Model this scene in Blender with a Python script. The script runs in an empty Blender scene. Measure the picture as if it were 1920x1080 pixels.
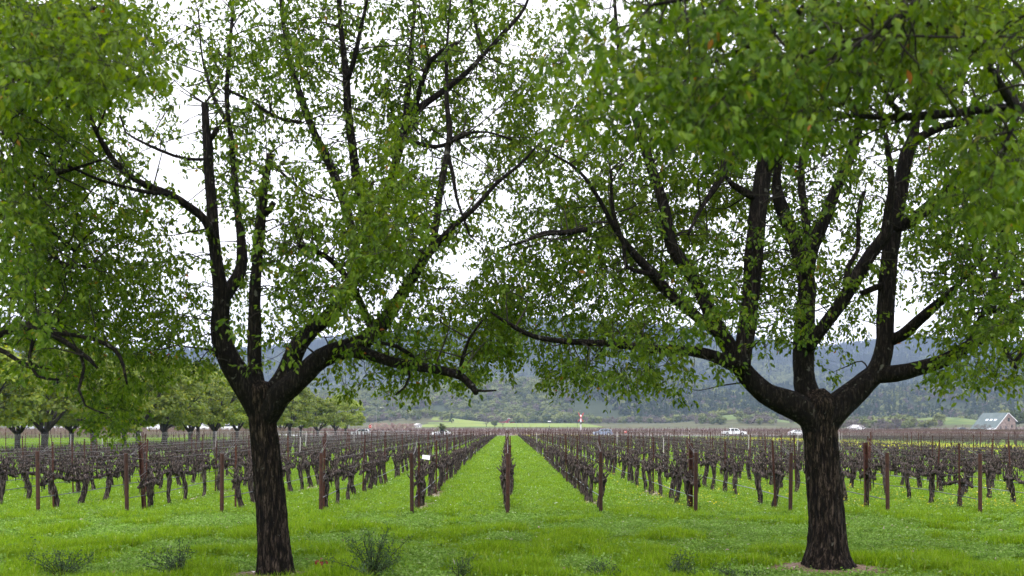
import bpy, math, random
import numpy as np
from mathutils import Vector, Matrix, Euler

# ------------------------------------------------------------------ camera, sky, sun, exposure
scene = bpy.context.scene
COL = scene.collection
random.seed(7)
RNG = np.random.default_rng(11)
F, CX, HY, CH = 1867.0, 951.0, 800.0, 2.1          # focal length in photo pixels, vanishing point, eye height

cam_d = bpy.data.cameras.new('camera')
cam = bpy.data.objects.new('camera', cam_d)
COL.objects.link(cam)
cam.location = (0, 0, CH)
cam.rotation_euler = (math.radians(90), 0, 0)
cam_d.sensor_width = 36.0
cam_d.lens = 36.0 * F / 1920.0
cam_d.shift_x = (960 - CX) / 1920.0
cam_d.shift_y = (HY - 540) / 1920.0
cam_d.clip_start = 0.1
cam_d.clip_end = 20000
cam_d.dof.use_dof = True
cam_d.dof.focus_distance = 26.0
cam_d.dof.aperture_fstop = 1.8
scene.camera = cam

SUN_EL, SUN_AZ = math.radians(52), math.radians(200)
world = bpy.data.worlds.new('World')
scene.world = world
world.use_nodes = True
wn, wl = world.node_tree.nodes, world.node_tree.links
bg = wn['Background']
sky = wn.new('ShaderNodeTexSky')
sky.sky_type = 'NISHITA'
sky.sun_disc = False
sky.sun_elevation = SUN_EL
sky.sun_rotation = SUN_AZ
sky.altitude = 60
sky.air_density = 1.2
sky.dust_density = 3.0
tc = wn.new('ShaderNodeTexCoord')
cn = wn.new('ShaderNodeTexNoise')
cn.inputs['Scale'].default_value = 1.6
cn.inputs['Detail'].default_value = 5
wl.new(tc.outputs['Generated'], cn.inputs['Vector'])
cr = wn.new('ShaderNodeValToRGB')                    # the closed cloud deck, a little thicker here and there
cr.color_ramp.elements[0].position = 0.3
cr.color_ramp.elements[0].color = (8.6, 8.6, 9.3, 1)
cr.color_ramp.elements[1].position = 0.7
cr.color_ramp.elements[1].color = (10.4, 10.2, 10.7, 1)
wl.new(cn.outputs['Fac'], cr.inputs['Fac'])
mx = wn.new('ShaderNodeMixRGB')
mx.inputs['Fac'].default_value = 0.9
wl.new(sky.outputs['Color'], mx.inputs['Color1'])
wl.new(cr.outputs['Color'], mx.inputs['Color2'])
wl.new(mx.outputs['Color'], bg.inputs['Color'])
bg.inputs['Strength'].default_value = 0.12

sun_d = bpy.data.lights.new('sun', 'SUN')
sun_d.energy = 1.0
sun_d.angle = math.radians(25)
sun_d.color = (1.0, 0.96, 0.9)
sun = bpy.data.objects.new('sun', sun_d)
COL.objects.link(sun)
_sd = Vector((math.sin(SUN_AZ) * math.cos(SUN_EL), math.cos(SUN_AZ) * math.cos(SUN_EL), math.sin(SUN_EL)))
sun.rotation_euler = _sd.to_track_quat('Z', 'Y').to_euler()

vs = scene.view_settings
vs.view_transform = 'Standard'
vs.look = 'None'
vs.gamma = 1.0
vs.exposure = 1.15
vs.use_curve_mapping = False
cy = scene.cycles
cy.max_bounces = 8
cy.diffuse_bounces = 3
cy.glossy_bounces = 2
cy.transmission_bounces = 5
cy.volume_bounces = 1
cy.use_denoising = True

# ------------------------------------------------------------------ helpers
def P(px, py, D):
    """A point at depth D metres that the photograph shows at (px, py)."""
    return np.array([(px - CX) / F * D, D, CH + (HY - py) / F * D])

def smooth(x, a, b):
    t = np.clip((np.asarray(x, float) - a) / (b - a), 0, 1)
    return t * t * (3 - 2 * t)

_perm = np.random.default_rng(3).random((64, 64))
def noise2(x, y):
    x = np.asarray(x, float); y = np.asarray(y, float)
    xi = np.floor(x).astype(int); yi = np.floor(y).astype(int)
    fx = x - xi; fy = y - yi
    fx = fx * fx * (3 - 2 * fx); fy = fy * fy * (3 - 2 * fy)
    a = _perm[xi % 64, yi % 64]; b = _perm[(xi + 1) % 64, yi % 64]
    c = _perm[xi % 64, (yi + 1) % 64]; d = _perm[(xi + 1) % 64, (yi + 1) % 64]
    return (a * (1 - fx) + b * fx) * (1 - fy) + (c * (1 - fx) + d * fx) * fy

RIDGE_U = [-2500, 0, 420, 600, 700, 800, 1000, 1050, 1200, 1400, 1550, 1720, 1900, 2200, 4500]
RIDGE_P = [150, 142, 146, 162, 172, 186, 202, 206, 192, 172, 154, 164, 152, 170, 150]
FOOT_U = [-2500, 0, 600, 800, 1000, 1200, 1400, 1600, 1720, 1920, 2200, 4500]
FOOT_P = [70, 70, 62, 58, 72, 76, 66, 62, 76, 104, 100, 70]

def hz(x, y):
    """Height of the ground at (x, y)."""
    x = np.asarray(x, float); y = np.asarray(y, float)
    r = np.hypot(x, y)
    D = np.maximum(y, 0.5 * r)
    u = CX + F * np.clip(x / np.maximum(D, 1e-3), -1.6, 1.6)
    zr = np.interp(u, RIDGE_U, RIDGE_P) / F * 2800 - 9
    zf = np.interp(u, FOOT_U, FOOT_P) / F * 1250
    z = 5.0 * smooth(D, 480, 900)
    z = z + (zf - 5) * smooth(D, 880, 1300)
    z = z + (zr - zf) * smooth(D, 1500, 2850)
    z = z - zr * 0.5 * smooth(D, 2850, 4200)
    far = smooth(D, 900, 1500)
    z = z + far * (1 - 0.6 * smooth(D, 2300, 2800)) * (noise2(x / 160 + 9, y / 220) - 0.5) * 34 + far * (1 - 0.5 * smooth(D, 2300, 2800)) * (noise2(x / 420 + 3, y / 500 + 6) - 0.5) * 60
    z = z + 0.9 * smooth(-x, 46, 60) * smooth(D, 196, 220) * (1 - smooth(D, 300, 360))
    for (bu, bd, amp, sx, sy) in ((1770, 640, 6.5, 26, 60), (1385, 800, 7.5, 34, 60), (800, 850, 6, 40, 50)):
        bx = (bu - CX) / F * bd
        z = z + amp * np.exp(-((x - bx) / sx) ** 2 - ((y - bd) / sy) ** 2)
    return z

def mk_mesh(name, V, faces, smooth_shade=False):
    """V (n,3); faces: list of int arrays (m,k)."""
    me = bpy.data.meshes.new(name)
    V = np.ascontiguousarray(V, dtype=np.float32)
    faces = [np.asarray(f, dtype=np.int32) for f in faces if len(f)]
    me.vertices.add(len(V))
    me.vertices.foreach_set('co', V.ravel())
    if faces:
        loops = np.concatenate([f.ravel() for f in faces])
        sizes = np.concatenate([np.full(len(f), f.shape[1], np.int32) for f in faces])
        starts = np.concatenate([[0], np.cumsum(sizes)[:-1]]).astype(np.int32)
        me.loops.add(len(loops))
        me.loops.foreach_set('vertex_index', loops)
        me.polygons.add(len(sizes))
        me.polygons.foreach_set('loop_start', starts)
        me.polygons.foreach_set('loop_total', sizes)
        me.polygons.foreach_set('use_smooth', np.full(len(sizes), smooth_shade, dtype=bool))
    me.update(calc_edges=True)
    return me

class MB:
    """Collects shapes that become ONE mesh."""
    def __init__(s):
        s.V = []; s.T = []; s.Q = []; s.n = 0
        s.mi = []
    def add(s, V, T=None, Q=None):
        V = np.asarray(V, float)
        if T is not None and len(T): s.T.append(np.asarray(T, int) + s.n)
        if Q is not None and len(Q): s.Q.append(np.asarray(Q, int) + s.n)
        s.V.append(V); s.n += len(V)
    def box(s, c, size, rz=0.0, taper=1.0):
        hx, hy, hz_ = np.array(size) / 2.0
        v = np.array([[-hx, -hy, -hz_], [hx, -hy, -hz_], [hx, hy, -hz_], [-hx, hy, -hz_],
                      [-hx * taper, -hy * taper, hz_], [hx * taper, -hy * taper, hz_], [hx * taper, hy * taper, hz_], [-hx * taper, hy * taper, hz_]])
        if rz:
            ca, sa = math.cos(rz), math.sin(rz)
            v = np.c_[v[:, 0] * ca - v[:, 1] * sa, v[:, 0] * sa + v[:, 1] * ca, v[:, 2]]
        s.add(v + np.array(c, float), Q=[[0, 3, 2, 1], [4, 5, 6, 7], [0, 1, 5, 4], [1, 2, 6, 5], [2, 3, 7, 6], [3, 0, 4, 7]])
    def prism(s, poly, y0, y1):
        """Extrude a polygon in the xz plane from y0 to y1."""
        n = len(poly)
        v = [(p[0], y0, p[1]) for p in poly] + [(p[0], y1, p[1]) for p in poly]
        s.add(v, Q=[[i, (i + 1) % n, n + (i + 1) % n, n + i] for i in range(n)])
        c0 = np.mean(v[:n], axis=0); c1 = np.mean(v[n:], axis=0)
        s.add(v[:n] + [tuple(c0)], T=[[(i + 1) % n, i, n] for i in range(n)])
        s.add(v[n:] + [tuple(c1)], T=[[i, (i + 1) % n, n] for i in range(n)])
    def tube(s, pts, rad, seg=8, cap=True, disp=None):
        pts = np.asarray(pts, float); n = len(pts)
        rad = np.broadcast_to(np.asarray(rad, float), (n,))
        tan = np.gradient(pts, axis=0) if n > 2 else np.repeat((pts[1] - pts[0])[None], n, 0)
        tan = tan / np.maximum(np.linalg.norm(tan, axis=1, keepdims=True), 1e-9)
        ref = np.array([0.0, 1.0, 0.0]) if abs(tan[0][1]) < 0.85 else np.array([1.0, 0, 0])
        nn = np.empty_like(pts)
        a = ref - tan[0] * np.dot(ref, tan[0]); a /= np.linalg.norm(a)
        for i in range(n):
            a = a - tan[i] * np.dot(a, tan[i]); a /= max(np.linalg.norm(a), 1e-9)
            nn[i] = a
        bb = np.cross(tan, nn)
        th = np.linspace(0, 2 * math.pi, seg, endpoint=False)
        R = rad[:, None] * (np.ones((n, seg)) if disp is None else (1 + disp))
        V = pts[:, None, :] + R[..., None] * (np.cos(th)[None, :, None] * nn[:, None, :] + np.sin(th)[None, :, None] * bb[:, None, :])
        V = V.reshape(-1, 3)
        i = np.arange(n - 1)[:, None] * seg; j = np.arange(seg)[None, :]; j2 = (j + 1) % seg
        Q = np.stack([i + j, i + j2, i + seg + j2, i + seg + j], -1).reshape(-1, 4)
        if cap:
            V = np.vstack([V, pts[0], pts[-1]])
            k = np.arange(seg); k2 = (k + 1) % seg
            T = np.vstack([np.c_[k2, k, np.full(seg, n * seg)], np.c_[(n - 1) * seg + k, (n - 1) * seg + k2, np.full(seg, n * seg + 1)]])
            s.add(V, T=T, Q=Q)
        else:
            s.add(V, Q=Q)
    def mesh(s, name, sm=False):
        f = []
        if s.T: f.append(np.vstack(s.T))
        if s.Q: f.append(np.vstack(s.Q))
        return mk_mesh(name, np.vstack(s.V), f, sm)
    def obj(s, name, mat, parent=None, sm=False, loc=None):
        return link(name, s.mesh(name, sm), mat, parent, loc)

def link(name, me, mat=None, parent=None, loc=None):
    if mat is not None and len(me.materials) == 0: me.materials.append(mat)
    o = bpy.data.objects.new(name, me)
    COL.objects.link(o)
    if parent is not None: o.parent = parent
    if loc is not None: o.location = loc
    return o

def tag(o, label=None, cat=None, group=None, kind=None):
    if label: o['label'] = label
    if cat: o['category'] = cat
    if group: o['group'] = group
    if kind: o['kind'] = kind
    return o

def thing(name, loc, label, cat, group=None, rz=0.0):
    o = bpy.data.objects.new(name, None)
    o.empty_display_size = 0.3
    COL.objects.link(o)
    o.location = loc
    o.rotation_euler = (0, 0, rz)
    return tag(o, label, cat, group)


def copy_tree(o, parent=None):
    c = o.copy(); COL.objects.link(c)
    if parent is not None: c.parent = parent
    for ch in list(o.children): copy_tree(ch, c)
    return c

def crom(pts, step):
    """Catmull-Rom through rows of pts, resampled about every `step` (in the first three columns)."""
    pts = np.asarray(pts, float)
    if len(pts) == 2:
        n = max(2, int(np.linalg.norm(pts[1, :3] - pts[0, :3]) / step) + 1)
        t = np.linspace(0, 1, n)[:, None]
        return pts[0] * (1 - t) + pts[1] * t
    q = np.vstack([2 * pts[0] - pts[1], pts, 2 * pts[-1] - pts[-2]])
    out = []
    for i in range(1, len(q) - 2):
        p0, p1, p2, p3 = q[i - 1:i + 3]
        n = max(1, int(np.linalg.norm((p2 - p1)[:3]) / step))
        t = (np.arange(n) / n)[:, None]
        out.append(0.5 * ((2 * p1) + (-p0 + p2) * t + (2 * p0 - 5 * p1 + 4 * p2 - p3) * t ** 2 + (-p0 + 3 * p1 - 3 * p2 + p3) * t ** 3))
    out.append(pts[-1:])
    return np.vstack(out)

# ------------------------------------------------------------------ materials
def new_mat(name):
    m = bpy.data.materials.new(name); m.use_nodes = True
    nt = m.node_tree
    return m, nt, nt.nodes['Principled BSDF']

def ramp(nt, stops):
    r = nt.nodes.new('ShaderNodeValToRGB')
    e = r.color_ramp.elements
    while len(e) < len(stops): e.new(0.5)
    for k, (p, c) in enumerate(stops):
        e[k].position = p; e[k].color = (*c, 1)
    return r

def noisy(name, stops, scale=5.0, rough=0.8, bump=0.0, bscale=None, detail=6, stretch=(1, 1, 1), spec=0.3, metal=0.0, rnd=0.0):
    m, nt, b = new_mat(name)
    tcn = nt.nodes.new('ShaderNodeTexCoord'); mp = nt.nodes.new('ShaderNodeMapping')
    mp.inputs['Scale'].default_value = stretch
    nt.links.new(tcn.outputs['Object'], mp.inputs['Vector'])
    n = nt.nodes.new('ShaderNodeTexNoise'); n.inputs['Scale'].default_value = scale; n.inputs['Detail'].default_value = detail
    nt.links.new(mp.outputs['Vector'], n.inputs['Vector'])
    r = ramp(nt, stops)
    nt.links.new(n.outputs['Fac'], r.inputs['Fac'])
    out = r.outputs['Color']
    if rnd:
        oi = nt.nodes.new('ShaderNodeObjectInfo')
        mr = nt.nodes.new('ShaderNodeMapRange'); mr.inputs['To Min'].default_value = 1 - rnd; mr.inputs['To Max'].default_value = 1 + rnd
        nt.links.new(oi.outputs['Random'], mr.inputs['Value'])
        hs = nt.nodes.new('ShaderNodeHueSaturation')
        nt.links.new(out, hs.inputs['Color']); nt.links.new(mr.outputs['Result'], hs.inputs['Value'])
        out = hs.outputs['Color']
    nt.links.new(out, b.inputs['Base Color'])
    b.inputs['Roughness'].default_value = rough
    b.inputs['Metallic'].default_value = metal
    b.inputs['Specular IOR Level'].default_value = spec
    if bump:
        n2 = nt.nodes.new('ShaderNodeTexNoise'); n2.inputs['Scale'].default_value = bscale or scale * 4; n2.inputs['Detail'].default_value = 4
        nt.links.new(mp.outputs['Vector'], n2.inputs['Vector'])
        bp = nt.nodes.new('ShaderNodeBump'); bp.inputs['Strength'].default_value = bump; bp.inputs['Distance'].default_value = 0.02
        nt.links.new(n2.outputs['Fac'], bp.inputs['Height']); nt.links.new(bp.outputs['Normal'], b.inputs['Normal'])
    return m

def plain(name, c, rough=0.5, metal=0.0, spec=0.5):
    v = tuple(min(1, x * 0.88) for x in c); w = tuple(min(1, x * 1.1) for x in c)
    return noisy(name, [(0.35, v), (0.65, w)], scale=3.0, rough=rough, metal=metal, spec=spec)

def leafy(name, stops, transl=0.4, rough=0.45, spec=0.35, per_object=True, tsat=1.15, patch=None, pscale=0.55, pamt=0.6):
    """Leaves: colour from leaf to leaf (each its own island), light passing through."""
    m, nt, b = new_mat(name)
    g = nt.nodes.new('ShaderNodeNewGeometry'); oi = nt.nodes.new('ShaderNodeObjectInfo')
    ad = nt.nodes.new('ShaderNodeMath'); ad.operation = 'ADD'
    fr = nt.nodes.new('ShaderNodeMath'); fr.operation = 'FRACT'
    nt.links.new(g.outputs['Random Per Island'], ad.inputs[0]); nt.links.new(oi.outputs['Random'], ad.inputs[1])
    nt.links.new(ad.outputs[0], fr.inputs[0])
    r = ramp(nt, stops)
    nt.links.new(fr.outputs[0], r.inputs['Fac'])
    col = r.outputs['Color']
    if per_object:
        hs = nt.nodes.new('ShaderNodeHueSaturation')
        mr = nt.nodes.new('ShaderNodeMapRange'); mr.inputs['To Min'].default_value = 0.75; mr.inputs['To Max'].default_value = 1.25
        nt.links.new(oi.outputs['Random'], mr.inputs['Value']); nt.links.new(mr.outputs['Result'], hs.inputs['Value'])
        nt.links.new(col, hs.inputs['Color']); col = hs.outputs['Color']
    if patch:
        g2 = nt.nodes.new('ShaderNodeNewGeometry')
        pn = nt.nodes.new('ShaderNodeTexNoise'); pn.inputs['Scale'].default_value = pscale; pn.inputs['Detail'].default_value = 5; pn.inputs['Roughness'].default_value = 0.65
        nt.links.new(g2.outputs['Position'], pn.inputs['Vector'])
        pr_ = ramp(nt, [(0.44, (0, 0, 0)), (0.66, (1, 1, 1))]); nt.links.new(pn.outputs['Fac'], pr_.inputs['Fac'])
        pm = nt.nodes.new('ShaderNodeMath'); pm.operation = 'MULTIPLY'; pm.inputs[1].default_value = pamt
        nt.links.new(pr_.outputs['Color'], pm.inputs[0])
        px_ = nt.nodes.new('ShaderNodeMixRGB'); px_.inputs['Color2'].default_value = (*patch, 1)
        nt.links.new(pm.outputs[0], px_.inputs['Fac']); nt.links.new(col, px_.inputs['Color1']); col = px_.outputs['Color']
    nt.links.new(col, b.inputs['Base Color'])
    b.inputs['Roughness'].default_value = rough
    b.inputs['Specular IOR Level'].default_value = spec
    if transl:
        t = nt.nodes.new('ShaderNodeBsdfTranslucent')
        h2 = nt.nodes.new('ShaderNodeHueSaturation'); h2.inputs['Value'].default_value = 1.7; h2.inputs['Saturation'].default_value = tsat
        h2.inputs['Hue'].default_value = 0.49
        nt.links.new(col, h2.inputs['Color']); nt.links.new(h2.outputs['Color'], t.inputs['Color'])
        ms = nt.nodes.new('ShaderNodeMixShader'); ms.inputs['Fac'].default_value = transl
        out = nt.nodes['Material Output']
        nt.links.new(b.outputs['BSDF'], ms.inputs[1]); nt.links.new(t.outputs['BSDF'], ms.inputs[2])
        nt.links.new(ms.outputs['Shader'], out.inputs['Surface'])
    return m

def bark_mat(name, dark, mid, pale, lichen=0.62):
    m, nt, b = new_mat(name)
    tcn = nt.nodes.new('ShaderNodeTexCoord'); mp = nt.nodes.new('ShaderNodeMapping')
    mp.inputs['Scale'].default_value = (1, 1, 0.16)
    nt.links.new(tcn.outputs['Object'], mp.inputs['Vector'])
    n = nt.nodes.new('ShaderNodeTexNoise'); n.inputs['Scale'].default_value = 24; n.inputs['Detail'].default_value = 8; n.inputs['Roughness'].default_value = 0.65
    nt.links.new(mp.outputs['Vector'], n.inputs['Vector'])
    va = nt.nodes.new('ShaderNodeVectorMath'); va.operation = 'MULTIPLY_ADD'
    va.inputs[1].default_value = (0.10, 0.10, 0.10)
    nt.links.new(n.outputs['Color'], va.inputs[0]); nt.links.new(mp.outputs['Vector'], va.inputs[2])
    vo = nt.nodes.new('ShaderNodeTexVoronoi'); vo.feature = 'DISTANCE_TO_EDGE'; vo.inputs['Scale'].default_value = 26
    nt.links.new(va.outputs['Vector'], vo.inputs['Vector'])
    cm = nt.nodes.new('ShaderNodeMapRange'); cm.inputs['From Max'].default_value = 0.22; cm.inputs['To Min'].default_value = -0.16; cm.inputs['To Max'].default_value = 0.06
    nt.links.new(vo.outputs['Distance'], cm.inputs['Value'])
    hs_ = nt.nodes.new('ShaderNodeMath'); hs_.operation = 'ADD'
    nt.links.new(n.outputs['Fac'], hs_.inputs[0]); nt.links.new(cm.outputs['Result'], hs_.inputs[1])
    r = ramp(nt, [(0.34, dark), (0.52, mid), (0.72, pale)])
    nt.links.new(hs_.outputs[0], r.inputs['Fac'])
    l = nt.nodes.new('ShaderNodeTexNoise'); l.inputs['Scale'].default_value = 9; l.inputs['Detail'].default_value = 7
    nt.links.new(tcn.outputs['Object'], l.inputs['Vector'])
    lr = ramp(nt, [(lichen, (0, 0, 0)), (lichen + 0.06, (1, 1, 1))])
    nt.links.new(l.outputs['Fac'], lr.inputs['Fac'])
    mxn = nt.nodes.new('ShaderNodeMixRGB'); mxn.inputs['Color2'].default_value = (0.2, 0.2, 0.16, 1)
    ml = nt.nodes.new('ShaderNodeMath'); ml.operation = 'MULTIPLY'; ml.inputs[1].default_value = 0.55
    nt.links.new(lr.outputs['Color'], ml.inputs[0]); nt.links.new(ml.outputs[0], mxn.inputs['Fac'])
    nt.links.new(r.outputs['Color'], mxn.inputs['Color1'])
    nt.links.new(mxn.outputs['Color'], b.inputs['Base Color'])
    b.inputs['Roughness'].default_value = 0.9; b.inputs['Specular IOR Level'].default_value = 0.15
    bp = nt.nodes.new('ShaderNodeBump'); bp.inputs['Strength'].default_value = 1.0; bp.inputs['Distance'].default_value = 0.05
    nt.links.new(hs_.outputs[0], bp.inputs['Height']); nt.links.new(bp.outputs['Normal'], b.inputs['Normal'])
    return m

M = {}
M['bark'] = bark_mat('camphor_bark', (0.004, 0.003, 0.0025), (0.024, 0.0165, 0.012), (0.13, 0.095, 0.072), 0.68)
M['limb'] = bark_mat('limb_bark', (0.005, 0.004, 0.0035), (0.014, 0.011, 0.009), (0.05, 0.04, 0.034), 0.64)
M['twig'] = noisy('twig_bark', [(0.3, (0.010, 0.008, 0.006)), (0.7, (0.03, 0.024, 0.018))], scale=8, rough=0.85)
M['leaf'] = leafy('camphor_leaf', [(0.0, (0.026, 0.06, 0.008)), (0.3, (0.06, 0.115, 0.012)), (0.7, (0.104, 0.175, 0.02)), (0.97, (0.16, 0.225, 0.035)), (0.997, (0.2, 0.19, 0.03)), (0.999, (0.3, 0.08, 0.03))], 0.44, spec=0.14, per_object=False, patch=(0.13, 0.175, 0.012), pscale=0.45, pamt=0.4)
M['leaf_far'] = leafy('avenue_leaf', [(0.0, (0.095, 0.15, 0.012)), (0.5, (0.165, 0.225, 0.02)), (0.9, (0.25, 0.295, 0.035)), (1.0, (0.31, 0.31, 0.03))], 0.35)
M['grass_blade'] = leafy('grass_blade', [(0.0, (0.065, 0.15, 0.003)), (0.5, (0.145, 0.27, 0.005)), (0.9, (0.225, 0.345, 0.012)), (1.0, (0.31, 0.34, 0.08))], 0.42, rough=0.75, spec=0.08, tsat=1.0, patch=(0.2, 0.315, 0.024), pamt=0.42)
M['weed_leaf'] = leafy('weed_leaf', [(0.0, (0.085, 0.18, 0.02)), (0.6, (0.18, 0.31, 0.05)), (0.95, (0.25, 0.37, 0.10)), (1.0, (0.32, 0.39, 0.19))], 0.3, rough=0.8, spec=0.08, tsat=1.0)
M['white_petal'] = plain('white_petal', (0.7, 0.72, 0.68), 0.7)
M['yellow_petal'] = plain('yellow_petal', (0.62, 0.55, 0.01), 0.7)
M['vine'] = bark_mat('vine_bark', (0.016, 0.0125, 0.011), (0.088, 0.067, 0.058), (0.26, 0.21, 0.185), 0.66)
M['cane'] = noisy('cane_bark', [(0.3, (0.075, 0.05, 0.04)), (0.7, (0.16, 0.11, 0.09))], scale=6, rough=0.8, rnd=0.2)
M['rust'] = noisy('rusty_steel', [(0.3, (0.022, 0.009, 0.006)), (0.55, (0.062, 0.021, 0.013)), (0.75, (0.11, 0.042, 0.026))], scale=14, rough=0.75, spec=0.3, rnd=0.25)
M['rust_dark'] = noisy('brown_pipe', [(0.3, (0.03, 0.012, 0.008)), (0.7, (0.07, 0.026, 0.016))], scale=10, rough=0.6, rnd=0.2)
M['pale_stake'] = plain('pale_stake', (0.45, 0.42, 0.4), 0.6)
M['wire'] = plain('trellis_steel', (0.16, 0.155, 0.155), 0.5, 0.3)
M['hose'] = plain('drip_hose', (0.045, 0.055, 0.062), 0.45)
M['hose_pale'] = plain('drip_hose_pale', (0.15, 0.165, 0.19), 0.45)
M['gravel'] = noisy('gravel', [(0.3, (0.3, 0.28, 0.27)), (0.7, (0.44, 0.42, 0.41))], scale=3, rough=0.95, bump=0.3, bscale=60)
M['asphalt'] = noisy('asphalt', [(0.3, (0.3, 0.3, 0.31)), (0.7, (0.38, 0.38, 0.4))], scale=1.2, rough=0.9)
M['soil'] = noisy('tilled_soil', [(0.3, (0.10, 0.072, 0.058)), (0.7, (0.16, 0.115, 0.095))], scale=0.06, rough=0.95)
M['meadow'] = noisy('meadow_grass', [(0.3, (0.09, 0.15, 0.025)), (0.55, (0.17, 0.22, 0.03)), (0.75, (0.2, 0.235, 0.04))], scale=0.03, rough=0.95)
M['pasture'] = noisy('hill_pasture', [(0.3, (0.055, 0.095, 0.022)), (0.55, (0.10, 0.145, 0.03)), (0.75, (0.14, 0.165, 0.045))], scale=0.12, rough=0.95)
M['cane_pale'] = noisy('pale_cane', [(0.3, (0.12, 0.085, 0.068)), (0.7, (0.24, 0.175, 0.145))], scale=6, rough=0.8)
M['mustard_floor'] = noisy('mustard_floor', [(0.3, (0.08, 0.17, 0.01)), (0.7, (0.16, 0.25, 0.012))], scale=0.8, rough=0.95)
M['mulch'] = noisy('wood_mulch', [(0.3, (0.085, 0.055, 0.036)), (0.7, (0.24, 0.17, 0.115))], scale=20, rough=0.95, rnd=0.3)
M['litter'] = leafy('dry_leaf', [(0.0, (0.2, 0.11, 0.07)), (0.5, (0.4, 0.3, 0.22)), (1.0, (0.6, 0.52, 0.46))], 0.0, per_object=False)
M['white'] = plain('white_paint', (0.78, 0.78, 0.78), 0.4)
M['red'] = plain('red_paint', (0.5, 0.03, 0.03), 0.45)
M['grey_pole'] = plain('grey_pole', (0.2, 0.2, 0.2), 0.6)
M['dark_pole'] = plain('dark_pole', (0.06, 0.055, 0.05), 0.7)
M['glass'] = plain('dark_glass', (0.03, 0.035, 0.04), 0.1)
M['tyre'] = plain('tyre_rubber', (0.02, 0.02, 0.02), 0.8)
M['rim'] = plain('wheel_alloy', (0.45, 0.45, 0.46), 0.35, 0.6)
M['head_lamp'] = plain('head_lamp_glass', (0.7, 0.72, 0.75), 0.2)
M['tail_lamp'] = plain('tail_lamp_red', (0.4, 0.02, 0.02), 0.3)

# ------------------------------------------------------------------ ground, lanes, fields, far hills
def ground_material():
    m, nt, b = new_mat('ground_cover')
    tcn = nt.nodes.new('ShaderNodeTexCoord')
    sep = nt.nodes.new('ShaderNodeSeparateXYZ'); nt.links.new(tcn.outputs['Object'], sep.inputs[0])
    def nz(scale, detail=6):
        n = nt.nodes.new('ShaderNodeTexNoise'); n.inputs['Scale'].default_value = scale; n.inputs['Detail'].default_value = detail
        nt.links.new(tcn.outputs['Object'], n.inputs['Vector']); return n.outputs['Fac']
    def col(fac, stops):
        r = ramp(nt, stops); nt.links.new(fac, r.inputs['Fac']); return r.outputs['Color']
    def mix(f, a, c):
        x = nt.nodes.new('ShaderNodeMixRGB'); nt.links.new(f, x.inputs['Fac']); nt.links.new(a, x.inputs['Color1']); nt.links.new(c, x.inputs['Color2']); return x.outputs['Color']
    def step(v, a, c):
        r = nt.nodes.new('ShaderNodeMapRange'); r.inputs['From Min'].default_value = a; r.inputs['From Max'].default_value = c
        nt.links.new(v, r.inputs['Value']); return r.outputs['Result']
    lawn = col(nz(0.9), [(0.3, (0.05, 0.10, 0.008)), (0.5, (0.095, 0.17, 0.012)), (0.7, (0.14, 0.21, 0.02))])
    lawn = mix(step(nz(7.0), 0.62, 0.8), lawn, col(nz(30), [(0.3, (0.05, 0.05, 0.02)), (0.7, (0.16, 0.14, 0.06))]))
    dry = col(nz(0.05), [(0.3, (0.06, 0.07, 0.03)), (0.7, (0.12, 0.115, 0.06))])
    wood = col(nz(0.02), [(0.3, (0.02, 0.03, 0.012)), (0.7, (0.05, 0.065, 0.03))])
    c = mix(step(sep.outputs['Y'], 228, 240), lawn, dry)
    c = mix(step(sep.outputs['Y'], 840, 960), c, wood)
    nt.links.new(c, b.inputs['Base Color'])
    b.inputs['Roughness'].default_value = 0.95; b.inputs['Specular IOR Level'].default_value = 0.1
    bp = nt.nodes.new('ShaderNodeBump'); bp.inputs['Strength'].default_value = 0.6; bp.inputs['Distance'].default_value = 0.05
    nt.links.new(nz(18), bp.inputs['Height']); nt.links.new(bp.outputs['Normal'], b.inputs['Normal'])
    return m

ang = np.radians(np.concatenate([np.arange(-180, -40, 4), np.arange(-40, 40, 0.3), np.arange(40, 180, 4)]))
rad = np.concatenate([[0.6], np.geomspace(2, 5000, 170)])
AA, RR = np.meshgrid(ang, rad)
gx, gy = RR * np.sin(AA), RR * np.cos(AA)
GV = np.stack([gx, gy, hz(gx, gy)], -1).reshape(-1, 3)
na = len(ang)
i = np.arange(len(rad) - 1)[:, None] * na; j = np.arange(na)[None, :]; j2 = (j + 1) % na
GQ = np.stack([i + j, i + na + j, i + na + j2, i + j2], -1).reshape(-1, 4)
GT = np.c_[np.full(na, len(GV)), np.arange(na), (np.arange(na) + 1) % na]
GV = np.vstack([GV, [0, 0, float(hz(0.0, 0.1))]])
ground = link('ground', mk_mesh('ground', GV, [GQ, GT], True), ground_material())
tag(ground, 'green valley floor rising to wooded hills', kind='structure')

def sheet(name, outline_fn, nu, nv, mat, lift, label=None, kind='structure'):
    """A thin cover laid over the ground: outline_fn(s, t) -> x, y for s, t in 0..1."""
    s_, t_ = np.meshgrid(np.linspace(0, 1, nu), np.linspace(0, 1, nv))
    x, y = outline_fn(s_, t_)
    V = np.stack([x, y, hz(x, y) + lift], -1).reshape(-1, 3)
    a = np.arange(nv - 1)[:, None] * nu + np.arange(nu - 1)[None, :]
    Q = np.stack([a, a + 1, a + nu + 1, a + nu], -1).reshape(-1, 4)
    o = link(name, mk_mesh(name, V, [Q], True), mat)
    return tag(o, label, kind=kind)

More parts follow.
